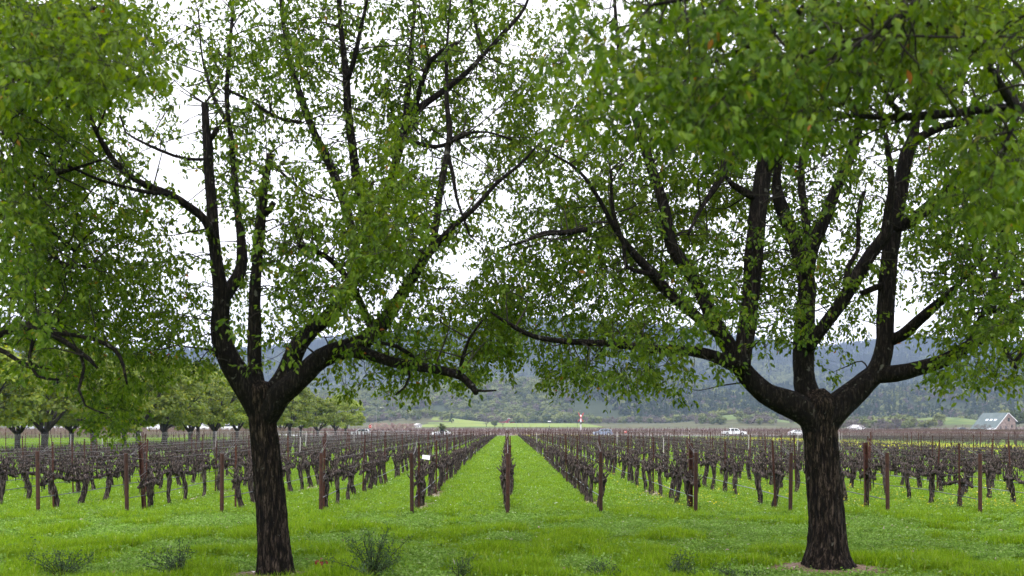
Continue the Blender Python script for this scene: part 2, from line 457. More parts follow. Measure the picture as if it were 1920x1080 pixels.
LANE_X = lambda D: 30.0 - (D - 58.0) * 0.115             # gravel lane that cuts off the right of the vine block
sheet('gravel_lane', lambda s, t: (LANE_X(20 + 180 * t) + (0.4 + 0.5 * (noise2(t * 40, 0) - 0.5)) + 3.4 * s, 20 + 180 * t), 5, 60, M['gravel'], 0.006, 'pale gravel lane beside the vine block')
sheet('mustard_strip', lambda s, t: (LANE_X(20 + 190 * t) + 4.5 + 15.5 * s, 20 + 190 * t), 8, 40, M['mustard_floor'], 0.005, 'strip of flowering mustard beside the lane')
sheet('farm_lane', lambda s, t: (-34 + 62 * s, 201 + 14 * t), 40, 3, M['gravel'], 0.02, 'pale farm lane across the end of the rows')
sheet('road', lambda s, t: (-260 + 560 * s, 221 + 10 * t), 80, 3, M['asphalt'], 0.03, 'two-lane road crossing behind the vineyard')
sheet('bare_field', lambda s, t: (-330 + 660 * s, 236 + 358 * t), 60, 40, M['soil'], 0.06, 'brown tilled field behind the road')
sheet('side_road', lambda s, t: (8 + 200 * s, 392 + 14 * t), 30, 3, M['gravel'], 0.12, 'pale straight road beyond the brown field')
sheet('meadow', lambda s, t: (-62 + 125 * s, 640 + 250 * t), 40, 40, M['meadow'], 0.15, 'yellow-green meadow below the wooded hill')
sheet('hillside_meadow', lambda s, t: (262 + 66 * s, 575 + 120 * t), 24, 24, M['pasture'], 0.15, 'green grassy rise beside the stone barn')
sheet('knoll_meadow', lambda s, t: (158 + 62 * s, 735 + 120 * t), 24, 24, M['pasture'], 0.15, 'green grassy knoll behind the white pickup')
# ------------------------------------------------------------------ foreground camphor trees
LEAF_V = np.array([[0, 0, 0], [0.235, 0.34, 0.05], [0.2, 0.66, 0.04], [0, 1.0, -0.10], [-0.2, 0.66, 0.04], [-0.235, 0.34, 0.05]])
LEAF_Q = np.array([[0, 1, 2, 3], [0, 3, 4, 5]])

def unit(v): return v / np.maximum(np.linalg.norm(v, axis=-1, keepdims=True), 1e-9)

def leaf_frames(pos, d, n, size):
    """4x4-ish frames: columns side, along, normal scaled by size."""
    d = unit(d); side = unit(np.cross(d, n)); nn = np.cross(side, d)
    return side, d, nn

def leaf_cloud(pos, d, n, size):
    side, d, nn = leaf_frames(pos, d, n, size)
    L = LEAF_V
    V = pos[:, None, :] + size[:, None, None] * (L[None, :, 0, None] * side[:, None, :] + L[None, :, 1, None] * d[:, None, :] + L[None, :, 2, None] * nn[:, None, :])
    Q = (np.arange(len(pos))[:, None, None] * 6 + LEAF_Q[None]).reshape(-1, 4)
    return V.reshape(-1, 3), Q

one_leaf = mk_mesh('leaf', LEAF_V, [LEAF_Q])
one_leaf.materials.append(M['leaf'])

def limb_pts(pts, d0, d1, step=0.12):
    pts = np.asarray(pts, float)
    ln = np.concatenate([[0], np.cumsum(np.hypot(np.diff(pts[:, 0]), np.diff(pts[:, 1])))])
    t = ln / ln[-1]
    D = d0 + (d1 - d0) * t
    W = np.array([np.r_[P(p[0], p[1], dd), p[2] / F * dd] for p, dd in zip(pts, D)])
    return crom(W, step)

def rough_tube(mb, W, seg, amp, rng, fork=0.0):
    n = len(W)
    g = rng.random((max(4, n // 2 + 2), seg)) - 0.5
    t = np.linspace(0, g.shape[0] - 1.001, n); i0 = t.astype(int); f = (t - i0)[:, None]
    d = g[i0] * (1 - f) + g[i0 + 1] * f
    low = rng.random((max(3, n // 6 + 2), 3)) - 0.5
    t = np.linspace(0, low.shape[0] - 1.001, n); i0 = t.astype(int); f = (t - i0)[:, None]
    l = low[i0] * (1 - f) + low[i0 + 1] * f
    th = np.linspace(0, 2 * math.pi, seg, endpoint=False)
    d = d * amp + 0.14 * (l[:, :1] * np.cos(th) + l[:, 1:2] * np.sin(th) + l[:, 2:] * np.cos(2 * th))
    mb.tube(W[:, :3], W[:, 3], seg, True, d)

# how much of each 80-pixel cell of the photograph the leaves cover, in tenths (rows from the top of the frame)
COVER = [
 '999855654566454899999999',
 '998855554665478999999978',
 '987424455653688999987368',
 '887324336634786787763479',
 '776524448732678676544578',
 '766634678853687765644589',
 '777654677567788875754278',
 '677654555577778766742158',
 '135654524777776742011065',
 '006510002222224320000002',
 '003000000000000000000000']
COVER = np.array([[int(c) for c in r] for r in COVER]) / 10.0

LOWEST = lambda px: float(np.interp(px, [0, 110, 150, 240, 265, 300, 560, 640, 700, 880, 910, 1000, 1030, 1095, 1290, 1340, 1480, 1640, 1920], [690, 715, 815, 808, 725, 700, 690, 735, 738, 730, 690, 690, 728, 722, 752, 720, 725, 720, 715]))
def owner(name, px, py):
    if name == 'T4':
        return max(0.0, min(1.0, (300 - px) / 120.0)) if py < 560 else (1.0 if px < 250 else 0.0)
    if name == 'T3':
        if py < 235 and px > 1040: return 0.78 if px > 1130 else 0.5
        return 1.0 if (px > 1800 and py < 390) else 0.0
    if name == 'T5':
        return max(0.0, min(1.0, (px - 1700) / 80.0)) if py > 300 else (0.2 if px > 1750 else 0)
    if name == 'T1':
        a = 1.0 - owner('T4', px, py)
        return a * max(0.0, min(1.0, (1000 - px) / 90.0)) if px > 60 else 0.0
    if name == 'T2':
        a = max(0.0, min(1.0, (px - 900) / 90.0)) * (1 - owner('T3', px, py)) * (1 - owner('T5', px, py))
        return a

def sample_sprays(name, dfun, rng, leaves_each, leaf_len, k=1.0, above=0, above_rect=None):
    out = []
    for r in range(COVER.shape[0]):
        for c in range(24):
            cov = COVER[r, c]
            if cov <= 0: continue
            need = -math.log(1 - min(cov * 1.075, 0.955 if name == 'T4' and c > 1 else 0.975)) * 6400 * k * (1.6 if name == 'T4' and c < 2 else 1.0)
            tries = 60
            for _ in range(tries):
                px = (c + rng.random()) * 80; py = (r + rng.random()) * 80
                w = owner(name, px, py)
                if w <= 0 or py > LOWEST(px): continue
                D = dfun(px, py)
                area = leaves_each * (leaf_len * F / D) ** 2 * 0.17
                p_ = P(px, py, D)
                cl = 0.42 + 1.5 * smooth(noise2(p_[0] * 1.25 + 17 + 0.35 * p_[1], p_[2] * 1.25 + 0.5 * p_[1] + 5), 0.32, 0.66)
                if rng.random() < need / area * w / tries * cl:
                    out.append(p_)
    for _ in range(above):
        x0, x1, y0, y1 = above_rect
        px, py = rng.uniform(x0, x1), rng.uniform(y0, y1)
        out.append(P(px, py, dfun(px, py)))
    return np.array(out)

def inview(p):
    px = CX + F * p[:, 0] / p[:, 1]; py = HY - F * (p[:, 2] - CH) / p[:, 1]
    return (px > 0) & (px < 1920) & (py > 0) & (py < 1080)

def camphor(base, label, trunk, trunk_D, limbs, sprays, seed, leaf_len=0.074, n_each=32, single=300, group='camphor trees in the front row'):
    rng = np.random.default_rng(seed)
    root = thing('camphor_tree', tuple(base), label, 'tree', group)
    base = np.asarray(base, float)
    def put(name, mb, mat, parent, sm=True):
        me = mb.mesh(name, sm); me.transform(Matrix.Translation(-Vector(base)))
        return link(name, me, mat, parent)
    nodes = []; nrad = []
    if trunk is not None:
        W = limb_pts(trunk, trunk_D, trunk_D, 0.035)
        mb = MB(); seg = 72; n = len(W)
        # fissured bark: ridges that run up the stem and break off, root flare lobes at the foot
        rows = max(6, int(n / 7))
        g = rng.random((rows, seg)) ** 1.3
        t = np.linspace(0, rows - 1.001, n); i0 = t.astype(int); f = (t - i0)[:, None]
        d = g[i0] * (1 - f) + g[i0 + 1] * f
        fine = rng.random((n, seg)) - 0.5
        th = np.linspace(0, 2 * math.pi, seg, endpoint=False)
        h = np.linspace(0, 1, n)[:, None]
        lobes = 0.26 * np.exp(-h * 11) * (0.5 + 0.5 * np.cos(5 * th + 1.1 + 0.5 * np.sin(2 * th))) ** 1.5
        lump = 0.05 * (np.cos(2 * th + 6 * h) + np.cos(3 * th - 9 * h)) * (0.4 + h)
        mb.tube(W[:, :3], W[:, 3] * 0.89, seg, True, (d - 0.45) * 0.13 + fine * 0.03 + lobes + lump)
        put('trunk', mb, M['bark'], root)
    for L in limbs:
        W = limb_pts(L['p'], *L['d'])
        mb = MB(); W[:, 3] *= 0.93
        rough_tube(mb, W, 20 if W[0, 3] > 0.07 else 12, 0.16, rng)
        lo = put('limb', mb, M['limb'], root)
        nodes.append(W[:, :3]); nrad.append(W[:, 3])
        for B in L.get('b', []):
            Wb = limb_pts(B['p'], *B['d'])
            mb = MB(); rough_tube(mb, Wb, 12 if Wb[0, 3] > 0.04 else 8, 0.14, rng)
            put('branch', mb, M['limb'], lo)
            nodes.append(Wb[:, :3]); nrad.append(Wb[:, 3])
    N = np.vstack(nodes); R = np.concatenate(nrad)
    thick = N[R > 0.05][::2]                                   # old wood stays bare
    sprays = np.array([s for s in sprays if np.min(np.sum((thick - s) ** 2, 1)) > 0.38 ** 2 or rng.random() < 0.18])
    d0 = np.array([np.min(np.sum((N[::3] - s) ** 2, 1)) for s in sprays])
    order = np.argsort(d0)
    tw = MB(); lp = []; ld = []
    cap = len(N) + 40 * len(sprays)
    NB = np.empty((cap, 3)); RB = np.empty(cap); cnt = len(N)
    NB[:cnt] = N; RB[:cnt] = R
    for k in order:
        s = sprays[k]
        dv = NB[:cnt] - s
        dist = np.sqrt(np.sum(dv * dv, 1)) * (1 + 0.25 * (dv[:, 2] > 0.1)) + 0.004 / (RB[:cnt] + 0.004)
        b = int(np.argmin(dist)); a = NB[b].copy()
        ln = np.linalg.norm(s - a)
        if ln > 0.05:
            mid = (a + s) / 2 + np.array([0, 0, 0.10 * ln]) + rng.normal(0, 0.10 * ln, 3)
            q2 = a * 0.22 + s * 0.78 + rng.normal(0, 0.06 * ln, 3) + np.array([0, 0, 0.06 * ln])
            C = crom(np.array([a, mid, q2, s]), max(0.12, ln / 9))
            r0 = min(RB[b] * 0.7, 0.006 + 0.0095 * ln)
            rr = np.linspace(r0, 0.0034, len(C))
            tw.tube(C, rr, 5 if r0 > 0.008 else 4, False)
            m = min(len(C) - 1, cap - cnt)
            NB[cnt:cnt + m] = C[1:1 + m]; RB[cnt:cnt + m] = rr[1:1 + m]; cnt += m
            out = unit((s - q2)[None])[0]
        else:
            out = unit(rng.normal(0, 1, 3)[None])[0]
        nt_ = 4
        for q in range(nt_):
            dr = unit((out * 0.6 + rng.normal(0, 0.65, 3) * np.array([1, 1, 0.6]) + np.array([0, 0, -0.12]))[None])[0]
            tl = rng.uniform(0.16, 0.38)
            e = s + dr * tl + np.array([0, 0, -0.05])
            if q < 2: tw.tube(np.array([s, (s + e) / 2 + np.array([0, 0, 0.02]), e]), [0.0028, 0.0022, 0.0015], 3, False)
            m = n_each // nt_
            t = rng.uniform(0.2, 1.05, m)
            pp = s + (e - s) * t[:, None] + rng.normal(0, 0.025, (m, 3))
            dd = dr * 0.35 + unit(rng.normal(0, 1, (m, 3))) * 0.75 + np.array([0, 0, -0.62])
            lp.append(pp); ld.append(dd)
    thin = np.where((R < 0.075) & (R > 0.012))[0]
    for _ in range(80):                                        # long bare switches curling out of the boughs
        b = int(rng.choice(thin)); a = N[b]
        d = unit((rng.normal(0, 1, 3) * [1, .8, .7] + [0, 0, .15])[None])[0]; L_ = rng.uniform(.7, 2.0)
        w_ = unit(rng.normal(0, 1, 3)[None])[0]
        t_ = np.linspace(0, 1, 9)[:, None]
        C = a + d * L_ * t_ + w_ * L_ * rng.uniform(.15, .5) * t_ ** 2 + np.array([0, 0, -rng.uniform(0, .5) * L_]) * t_ ** 2 + rng.normal(0, .012, (9, 3)) * t_
        if np.min(C[:, 2]) < 3.6: continue
        tw.tube(C, np.linspace(min(.011, R[b] * .6), .003, 9), 5, False)
        for _k in range(2):
            q = rng.integers(3, 8); e = C[q] + (d + rng.normal(0, .6, 3)) * rng.uniform(.15, .45)
            tw.tube(np.array([C[q], (C[q] + e) / 2 + rng.normal(0, .02, 3), e]), [.0045, .0035, .0022], 4, False)
    put('twigs', tw, M['twig'], root)['kind'] = 'stuff'
    lp = np.vstack(lp); ld = np.vstack(ld)
    ln_ = unit(rng.normal(0, 1, lp.shape) * np.array([0.8, 0.8, 0.7]) + np.array([0, 0, 0.75]))
    sz = leaf_len * rng.uniform(0.62, 1.28, len(lp))
    ok = lp[:, 1] > 1.5
    lp, ld, ln_, sz = lp[ok], ld[ok], ln_[ok], sz[ok]
    pick = np.zeros(len(lp), bool)
    if single:
        iv = np.where(inview(lp))[0]
        big = iv[np.argsort(-(sz[iv] / lp[iv, 1]))][:single * 3]
        pick[rng.permutation(big)[:single]] = True
    rest = ~pick
    V, Q = leaf_cloud(lp[rest] - base, ld[rest], ln_[rest], sz[rest])
    fo = link('foliage', mk_mesh('foliage', V, [Q]), M['leaf'], root)
    fo['kind'] = 'stuff'
    side, dd, nn = leaf_frames(lp[pick], ld[pick], ln_[pick], sz[pick])
    for a, x_, y_, z_, s_ in zip(lp[pick] - base, side, dd, nn, sz[pick]):
        o = bpy.data.objects.new('leaf', one_leaf)
        COL.objects.link(o); o.parent = root
        mt = Matrix(((x_[0], y_[0], z_[0]), (x_[1], y_[1], z_[1]), (x_[2], y_[2], z_[2]))).to_4x4()
        o.matrix_basis = Matrix.Translation(Vector(a)) @ mt @ Matrix.Scale(s_, 4)
    return len(lp)

KF = 1.85
def lim(pts, d, *b): return dict(p=pts, d=d, b=list(b))
def br(pts, d): return dict(p=pts, d=d)

rngs = np.random.default_rng(5)
D1, D2 = 13.8, 14.5
T1_limbs = [
 lim([(490, 800, 18), (478, 757, 25), (454, 715, 25), (432, 680, 22), (416, 640, 20), (413, 605, 18), (416, 560, 16), (408, 500, 12), (400, 440, 12), (398, 395, 11), (392, 330, 10), (390, 275, 10), (386, 235, 8), (384, 194, 7)], (D1, 13.2),
     br([(398, 445, 8), (384, 412, 8), (355, 388, 7.5), (318, 364, 7), (265, 343, 6), (217, 307, 6), (183, 250, 5), (162, 205, 4), (140, 165, 3), (146, 120, 2), (150, 60, 1.5)], (13.3, 11.6)),
     br([(320, 365, 4), (265, 358, 4), (190, 338, 3), (130, 312, 2.5), (40, 270, 1.5)], (12.8, 11)),
     br([(180, 250, 2.5), (195, 215, 2), (212, 150, 2), (222, 60, 1.5)], (12.2, 11.4)),
     br([(391, 268, 5), (402, 250, 5), (408, 240, 5)], (13.3, 13.2)),
     br([(392, 298, 3), (350, 298, 3), (300, 282, 3), (235, 248, 2), (225, 215, 1.5)], (13.3, 12.4))),
 lim([(417, 562, 14), (438, 530, 13), (452, 500, 11), (452, 450, 9), (446, 400, 7), (441, 350, 7), (437, 295, 6), (430, 235, 5), (425, 180, 5), (430, 100, 4), (436, 20, 3), (440, -90, 2.5)], (13.6, 14.6),
     br([(430, 235, 4), (408, 200, 4), (390, 150, 3), (378, 100, 2), (372, 20, 1.5)], (14.3, 15)),
     br([(430, 170, 3), (470, 190, 3), (520, 220, 3), (565, 230, 4)], (14.4, 14))),
 lim([(491, 790, 14), (485, 748, 18), (479, 700, 14), (477, 640, 13), (477, 590, 12), (478, 540, 11), (483, 480, 10), (488, 420, 10), (495, 350, 8), (503, 310, 7), (506, 288, 7)], (D1, 13.4),
     br([(490, 405, 6), (505, 395, 6), (514, 380, 5)], (13.5, 13.4)),
     br([(506, 300, 3), (540, 335, 3), (580, 365, 2), (640, 380, 2)], (13.4, 12.8))),
 lim([(494, 800, 16), (508, 752, 24), (530, 715, 22), (546, 680, 20), (562, 645, 18), (588, 616, 16), (620, 590, 15), (645, 555, 14), (666, 520, 13), (682, 485, 12), (702, 445, 11), (717, 395, 10), (735, 335, 9), (752, 268, 9), (764, 232, 8), (790, 200, 7), (825, 176, 6), (870, 140, 5), (906, 103, 4), (948, 58, 4), (985, 12, 3), (1005, -60, 2)], (D1, 14.2),
     br([(758, 250, 6), (764, 190, 6), (768, 125, 5), (773, 70, 4), (779, -10, 3), (780, -120, 2)], (14.0, 14.6)),
     br([(772, 225, 6), (790, 160, 5), (806, 115, 5), (830, 95, 4), (860, 80, 3)], (14.0, 13.4)),
     br([(905, 105, 3), (895, 60, 3), (884, 10, 3), (870, -80, 2)], (14.1, 14.6)),
     br([(668, 520, 9), (664, 460, 9), (655, 415, 8), (640, 365, 8), (615, 300, 8), (590, 250, 7), (570, 200, 7), (547, 125, 5), (532, 50, 4), (522, -60, 3)], (14, 15.2)),
     br([(690, 470, 9), (684, 410, 9), (670, 340, 9), (660, 270, 8), (653, 210, 8), (649, 140, 7), (641, 70, 5), (633, -30, 4)], (14, 13.2)),
     br([(652, 150, 5), (664, 110, 5), (676, 55, 4), (688, 0, 3), (700, -80, 2)], (13.2, 12.6)),
     br([(764, 262, 4), (820, 275, 4), (880, 250, 3)], (14, 13))),
 lim([(493, 805, 15), (503, 775, 24), (522, 745, 25), (548, 722, 24), (575, 697, 21), (603, 672, 19), (640, 656, 19), (680, 640, 18), (710, 614, 16), (737, 578, 14), (760, 543, 12), (785, 500, 10), (815, 462, 8), (850, 425, 6), (890, 390, 5), (930, 345, 4), (975, 308, 3), (1003, 278, 2)], (D1, 12.6),
     br([(808, 470, 6), (818, 420, 7), (823, 375, 7), (830, 330, 7), (838, 285, 6), (843, 245, 6), (838, 195, 5), (837, 150, 4), (838, 90, 3), (845, 0, 2)], (12.9, 14)),
     br([(838, 285, 4), (850, 330, 4), (856, 370, 3), (880, 440, 2)], (13.4, 13)),
     br([(842, 262, 3), (870, 250, 3), (915, 248, 2), (960, 262, 2)], (13.7, 13.4)),
     br([(700, 625, 8), (672, 560, 7), (650, 520, 6), (610, 480, 5), (560, 460, 4)], (13.4, 12.4))),
 lim([(655, 656, 15), (700, 668, 12), (740, 680, 11), (780, 687, 10), (830, 695, 9), (868, 708, 8), (885, 724, 7), (893, 738, 5)], (13.3, 12.2),
     br([(868, 712, 4), (890, 732, 3), (930, 732, 1.5)], (12.4, 12)),
     br([(790, 690, 4), (770, 665, 4), (745, 650, 4), (700, 640, 3)], (12.8, 12.2)),
     br([(862, 706, 4), (868, 670, 4), (880, 635, 3), (905, 600, 2)], (12.3, 12)),
     br([(765, 684, 3), (768, 705, 2.5), (760, 725, 2), (742, 740, 1.5)], (12.8, 12.4))),
]
dT1 = lambda px, py: float(np.clip(rngs.normal(14.5 - 3.2 * math.exp(-((px - 690) / 150) ** 2 - ((py - 470) / 170) ** 2) + 1.3 * (px > 800), 1.35), 9.6, 18.5))
T1_s = sample_sprays('T1', dT1, np.random.default_rng(21), 32, 0.074, KF, 420, (150, 950, -330, 0))
T2_limbs = [
 lim([(1535, 825, 20), (1522, 785, 28), (1497, 764, 29), (1468, 752, 26), (1436, 737, 23), (1410, 715, 21), (1390, 690, 19), (1370, 655, 17), (1346, 615, 15), (1325, 570, 14), (1300, 522, 13), (1272, 482, 13), (1256, 450, 12), (1246, 390, 11), (1226, 330, 10), (1210, 280, 9), (1195, 235, 7), (1178, 180, 5), (1160, 90, 4), (1150, -30, 3)], (D2, 13.4),
     br([(1392, 694, 13), (1340, 668, 11), (1285, 657, 9), (1230, 655, 8), (1150, 645, 7), (1060, 640, 6), (1000, 630, 5), (952, 606, 4), (920, 585, 2)], (14.2, 12.6)),
     br([(1352, 630, 10), (1300, 588, 10), (1250, 545, 10), (1220, 510, 9), (1190, 478, 7), (1155, 432, 5), (1122, 372, 4), (1085, 320, 3), (1030, 285, 2)], (14.1, 13)),
     br([(1225, 515, 5), (1175, 500, 4), (1170, 460, 4), (1150, 400, 4), (1145, 320, 3)], (13.6, 13)),
     br([(1100, 430, 5), (1065, 436, 5), (1020, 438, 5), (985, 452, 3), (940, 465, 1.5)], (13.2, 12.6)),
     br([(1250, 450, 5), (1232, 420, 4), (1240, 395, 3)], (13.6, 13.4))),
 lim([(1392, 690, 17), (1395, 650, 18), (1403, 590, 17), (1410, 530, 17), (1416, 460, 18), (1421, 390, 17), (1430, 330, 16), (1436, 285, 15), (1431, 200, 12), (1428, 120, 11), (1432, 40, 10), (1432, -60, 9), (1440, -180, 6)], (14.1, 14.4),
     br([(1434, 318, 12), (1452, 295, 11), (1478, 265, 10), (1500, 235, 9), (1515, 150, 7), (1500, 60, 7), (1475, -10, 6)], (14.2, 13.2)),
     br([(1422, 375, 8), (1388, 355, 7), (1372, 345, 5), (1360, 330, 3)], (14.2, 14)),
     br([(1430, 290, 9), (1405, 270, 9), (1378, 285, 8), (1362, 310, 8), (1345, 345, 7), (1315, 390, 4), (1290, 440, 3)], (14.2, 13.2)),
     br([(1390, 275, 6), (1378, 220, 6), (1388, 190, 5), (1400, 140, 4)], (14, 13.4))),
 lim([(1535, 820, 20), (1527, 770, 28), (1515, 735, 25), (1508, 700, 22), (1508, 650, 22), (1511, 590, 20), (1513, 535, 18), (1502, 490, 15), (1482, 430, 14), (1466, 390, 13), (1456, 350, 10), (1462, 300, 7), (1480, 240, 6), (1490, 160, 4), (1495, 60, 3)], (D2, 15.6),
     br([(1512, 525, 13), (1521, 470, 13), (1545, 412, 12), (1570, 350, 11), (1592, 300, 10), (1610, 240, 9), (1622, 200, 7), (1640, 130, 5), (1655, 50, 4), (1660, -60, 3)], (14.9, 14.4)),
     br([(1519, 478, 8), (1511, 410, 8), (1502, 340, 7), (1506, 290, 6), (1520, 200, 4)], (14.9, 15.8)),
     br([(1512, 655, 12), (1534, 626, 12), (1560, 592, 12), (1582, 560, 13), (1602, 527, 13), (1635, 473, 12), (1660, 440, 11), (1665, 400, 8), (1672, 340, 6), (1660, 250, 4)], (14.6, 13.6)),
     br([(1588, 545, 6), (1590, 500, 5), (1608, 470, 4), (1610, 400, 4), (1620, 360, 4)], (14.2, 14.6))),
 lim([(1535, 825, 20), (1550, 785, 29), (1577, 758, 29), (1612, 728, 25), (1645, 695, 21), (1659, 650, 18), (1660, 600, 17), (1663, 540, 17), (1668, 480, 16), (1680, 400, 16), (1690, 340, 15), (1700, 290, 14), (1711, 262, 12), (1718, 220, 9), (1731, 150, 8), (1745, 80, 6), (1756, 10, 5), (1765, -90, 4)], (D2, 14.6),
     br([(1708, 272, 9), (1730, 255, 8), (1765, 238, 7), (1820, 225, 6), (1880, 215, 5), (1945, 205, 4)], (14.5, 13.6)),
     br([(1676, 430, 11), (1708, 415, 11), (1745, 386, 11), (1780, 360, 11), (1800, 330, 10), (1822, 290, 8), (1845, 240, 6), (1870, 160, 4)], (14.5, 13.4)),
     br([(1735, 130, 4), (1700, 160, 4), (1670, 185, 3), (1630, 200, 2)], (14.6, 14)),
     br([(1668, 640, 11), (1692, 628, 11), (1720, 602, 10), (1745, 580, 9), (1790, 540, 6), (1845, 480, 4)], (14.5, 13.4)),
     br([(1665, 530, 6), (1640, 540, 6), (1615, 550, 5)], (14.5, 14.4))),
 lim([(1640, 702, 18), (1680, 700, 17), (1722, 690, 15), (1770, 676, 14), (1812, 650, 13), (1852, 625, 12), (1885, 602, 10), (1930, 560, 8), (2000, 480, 6)], (14.5, 13),
     br([(1850, 628, 5), (1880, 650, 4), (1905, 690, 3)], (13.7, 13)),
     br([(1812, 652, 6), (1850, 570, 5), (1870, 490, 4), (1880, 420, 3)], (13.9, 13.2))),
]
dT2 = lambda px, py: float(np.clip(rngs.normal(15.7 - 3.2 * math.exp(-((px - 1330) / 150) ** 2 - ((py - 640) / 120) ** 2), 1.5), 10.5, 19.5))
T2_s = sample_sprays('T2', dT2, np.random.default_rng(22), 32, 0.074, KF, 420, (1050, 1950, -330, 0))

nA = camphor(P(515, 1083, D1), 'left foreground camphor tree, slim dark trunk forking low with two sawn-off stub limbs', [(517, 1088, 39), (515, 1060, 35), (511, 1000, 31), (506, 920, 29.5), (500, 850, 28), (493, 800, 28), (490, 770, 29.5), (488, 748, 34), (490, 730, 33), (492, 714, 20)], D1, T1_limbs, T1_s, 31)
nB = camphor(P(1554, 1074, D2), 'right foreground camphor tree, thick trunk flaring into wood mulch and many dark upright limbs', [(1553, 1084, 76), (1553, 1070, 58), (1552, 1050, 48), (1552, 1025, 42), (1551, 990, 38), (1546, 910, 34), (1540, 850, 32.5), (1534, 800, 34), (1532, 778, 38), (1532, 760, 40), (1531, 744, 32), (1529, 730, 18)], D2, T2_limbs, T2_s, 32)

# neighbours whose trunks stand outside the picture
dT4 = lambda px, py: float(np.clip(rngs.normal(np.interp(px, [0, 90, 200], [11.0, 13.2, 14.8]) if py > 170 else 9.8, 1.3), 7.0, 17.5))
T4_s = sample_sprays('T4', dT4, np.random.default_rng(24), 32, 0.076, KF, 380, (-900, 250, -250, 600))
b4 = P(-470, 1078, 13.4)
T4_limbs = [
 lim([(-465, 760, 30), (-380, 720, 24), (-260, 690, 17), (-140, 660, 13), (-40, 640, 11), (30, 614, 9), (70, 606, 6), (110, 600, 4)], (13.4, 11.2),
     br([(30, 622, 7), (70, 610, 6), (100, 628, 6), (135, 650, 5), (170, 676, 4), (182, 690, 2)], (11.5, 10.8)),
     br([(75, 612, 4), (62, 640, 4), (55, 670, 3), (70, 705, 3), (110, 712, 2)], (11.4, 11)),
     br([(-40, 645, 6), (10, 660, 5), (40, 680, 4), (90, 690, 3)], (11.7, 11.2)),
     br([(100, 625, 4), (160, 632, 4), (215, 655, 4), (232, 690, 3), (238, 720, 2)], (11.2, 10.8)),
     br([(150, 660, 3), (158, 690, 3), (148, 730, 3), (160, 760, 2), (195, 775, 1.5)], (11, 10.6))),
 lim([(-470, 740, 30), (-420, 600, 24), (-330, 480, 18), (-200, 420, 13), (-60, 400, 9), (60, 410, 6), (140, 470, 4)], (13.4, 12.4),
     br([(-100, 405, 7), (0, 340, 6), (90, 330, 4), (190, 300, 2)], (12.6, 11.4)),
     br([(60, 410, 4), (110, 490, 4), (170, 500, 3)], (12.5, 12.2))),
 lim([(-480, 740, 26), (-470, 560, 22), (-420, 380, 16), (-320, 220, 12), (-180, 120, 8), (-30, 60, 6), (90, 40, 4), (200, 10, 2)], (13.4, 9.6),
     br([(-180, 120, 6), (-60, 180, 5), (60, 160, 4), (120, 190, 2)], (10.8, 9)),
     br([(-320, 220, 8), (-200, 240, 6), (-80, 250, 4), (40, 250, 2)], (12, 10))),
 lim([(-490, 740, 26), (-560, 620, 20), (-680, 480, 14), (-800, 300, 8)], (13.4, 14.5)),
]
camphor(b4, 'camphor tree at the left edge, only its drooping crown and dark boughs in view', [(-470, 1088, 44), (-470, 1050, 38), (-472, 900, 33), (-475, 780, 34), (-475, 735, 44), (-475, 715, 30)], 13.4, T4_limbs, T4_s, 34)

dT5 = lambda px, py: float(np.clip(rngs.normal(13.6, 1.5), 10.5, 17))
T5_s = sample_sprays('T5', dT5, np.random.default_rng(25), 32, 0.074, KF*1.9, 900, (1930, 2900, -200, 620))
b5 = P(2580, 1076, 14.2)
T5_limbs = [
 lim([(2580, 760, 30), (2480, 700, 24), (2360, 640, 18), (2200, 590, 13), (2060, 560, 9), (1960, 540, 7), (1880, 520, 4)], (14.2, 13.2),
     br([(2060, 560, 6), (1960, 620, 5), (1900, 680, 3)], (13.5, 12.8)),
     br([(1960, 540, 4), (1880, 580, 4), (1800, 590, 2)], (13.3, 12.8))),
 lim([(2585, 750, 28), (2520, 600, 22), (2400, 470, 16), (2240, 400, 11), (2060, 380, 7), (1900, 400, 4)], (14.2, 14.6)),
 lim([(2590, 750, 28), (2620, 560, 22), (2640, 380, 15), (2580, 180, 10), (2440, 60, 6)], (14.2, 14.2)),
 lim([(2590, 750, 24), (2700, 640, 18), (2860, 520, 10)], (14.2, 15))]
camphor(b5, 'camphor tree at the right edge, its dark leafy crown reaching in beside the thick trunk', [(2580, 1086, 46), (2580, 1050, 40), (2580, 900, 35), (2580, 790, 36), (2582, 745, 46), (2582, 725, 30)], 14.2, T5_limbs, T5_s, 35)

dT3 = lambda px, py: float(rngs.uniform(6.0, 9.8))
T3_s = sample_sprays('T3', dT3, np.random.default_rng(23), 32, 0.07, KF*.95, 480, (1100, 3600, -700, 0))
b3 = P(3050, 1344, 7.2); b3[2] = 0.0
T3_limbs = [
 lim([(3050, 800, 60), (2750, 560, 45), (2400, 350, 32), (2150, 240, 16), (1990, 205, 12), (1880, 202, 8), (1800, 212, 8), (1720, 218, 9), (1660, 220, 7), (1610, 218, 4), (1560, 213, 2)], (7.2, 7.8),
     br([(1700, 222, 7), (1672, 195, 6), (1660, 170, 3)], (7.75, 7.6)),
     br([(1900, 203, 8), (1850, 120, 6), (1780, 60, 4), (1700, 30, 2)], (7.6, 7.0))),
 lim([(3050, 780, 55), (2850, 300, 40), (2500, -20, 28), (2150, -140, 20), (1850, -120, 14), (1600, -70, 10), (1380, -20, 6), (1220, 10, 3)], (7.2, 7.0),
     br([(1850, -120, 9), (1700, 20, 7), (1620, 80, 5), (1560, 110, 3)], (7.0, 6.6)),
     br([(1600, -70, 7), (1450, 60, 5), (1330, 120, 3)], (7, 7.4)),
     br([(2150, -140, 12), (2020, 60, 9), (1930, 180, 6), (1880, 280, 3)], (7.0, 6.4))),
 lim([(3060, 780, 50), (3200, 300, 36), (3400, -100, 20)], (7.2, 7.5))]
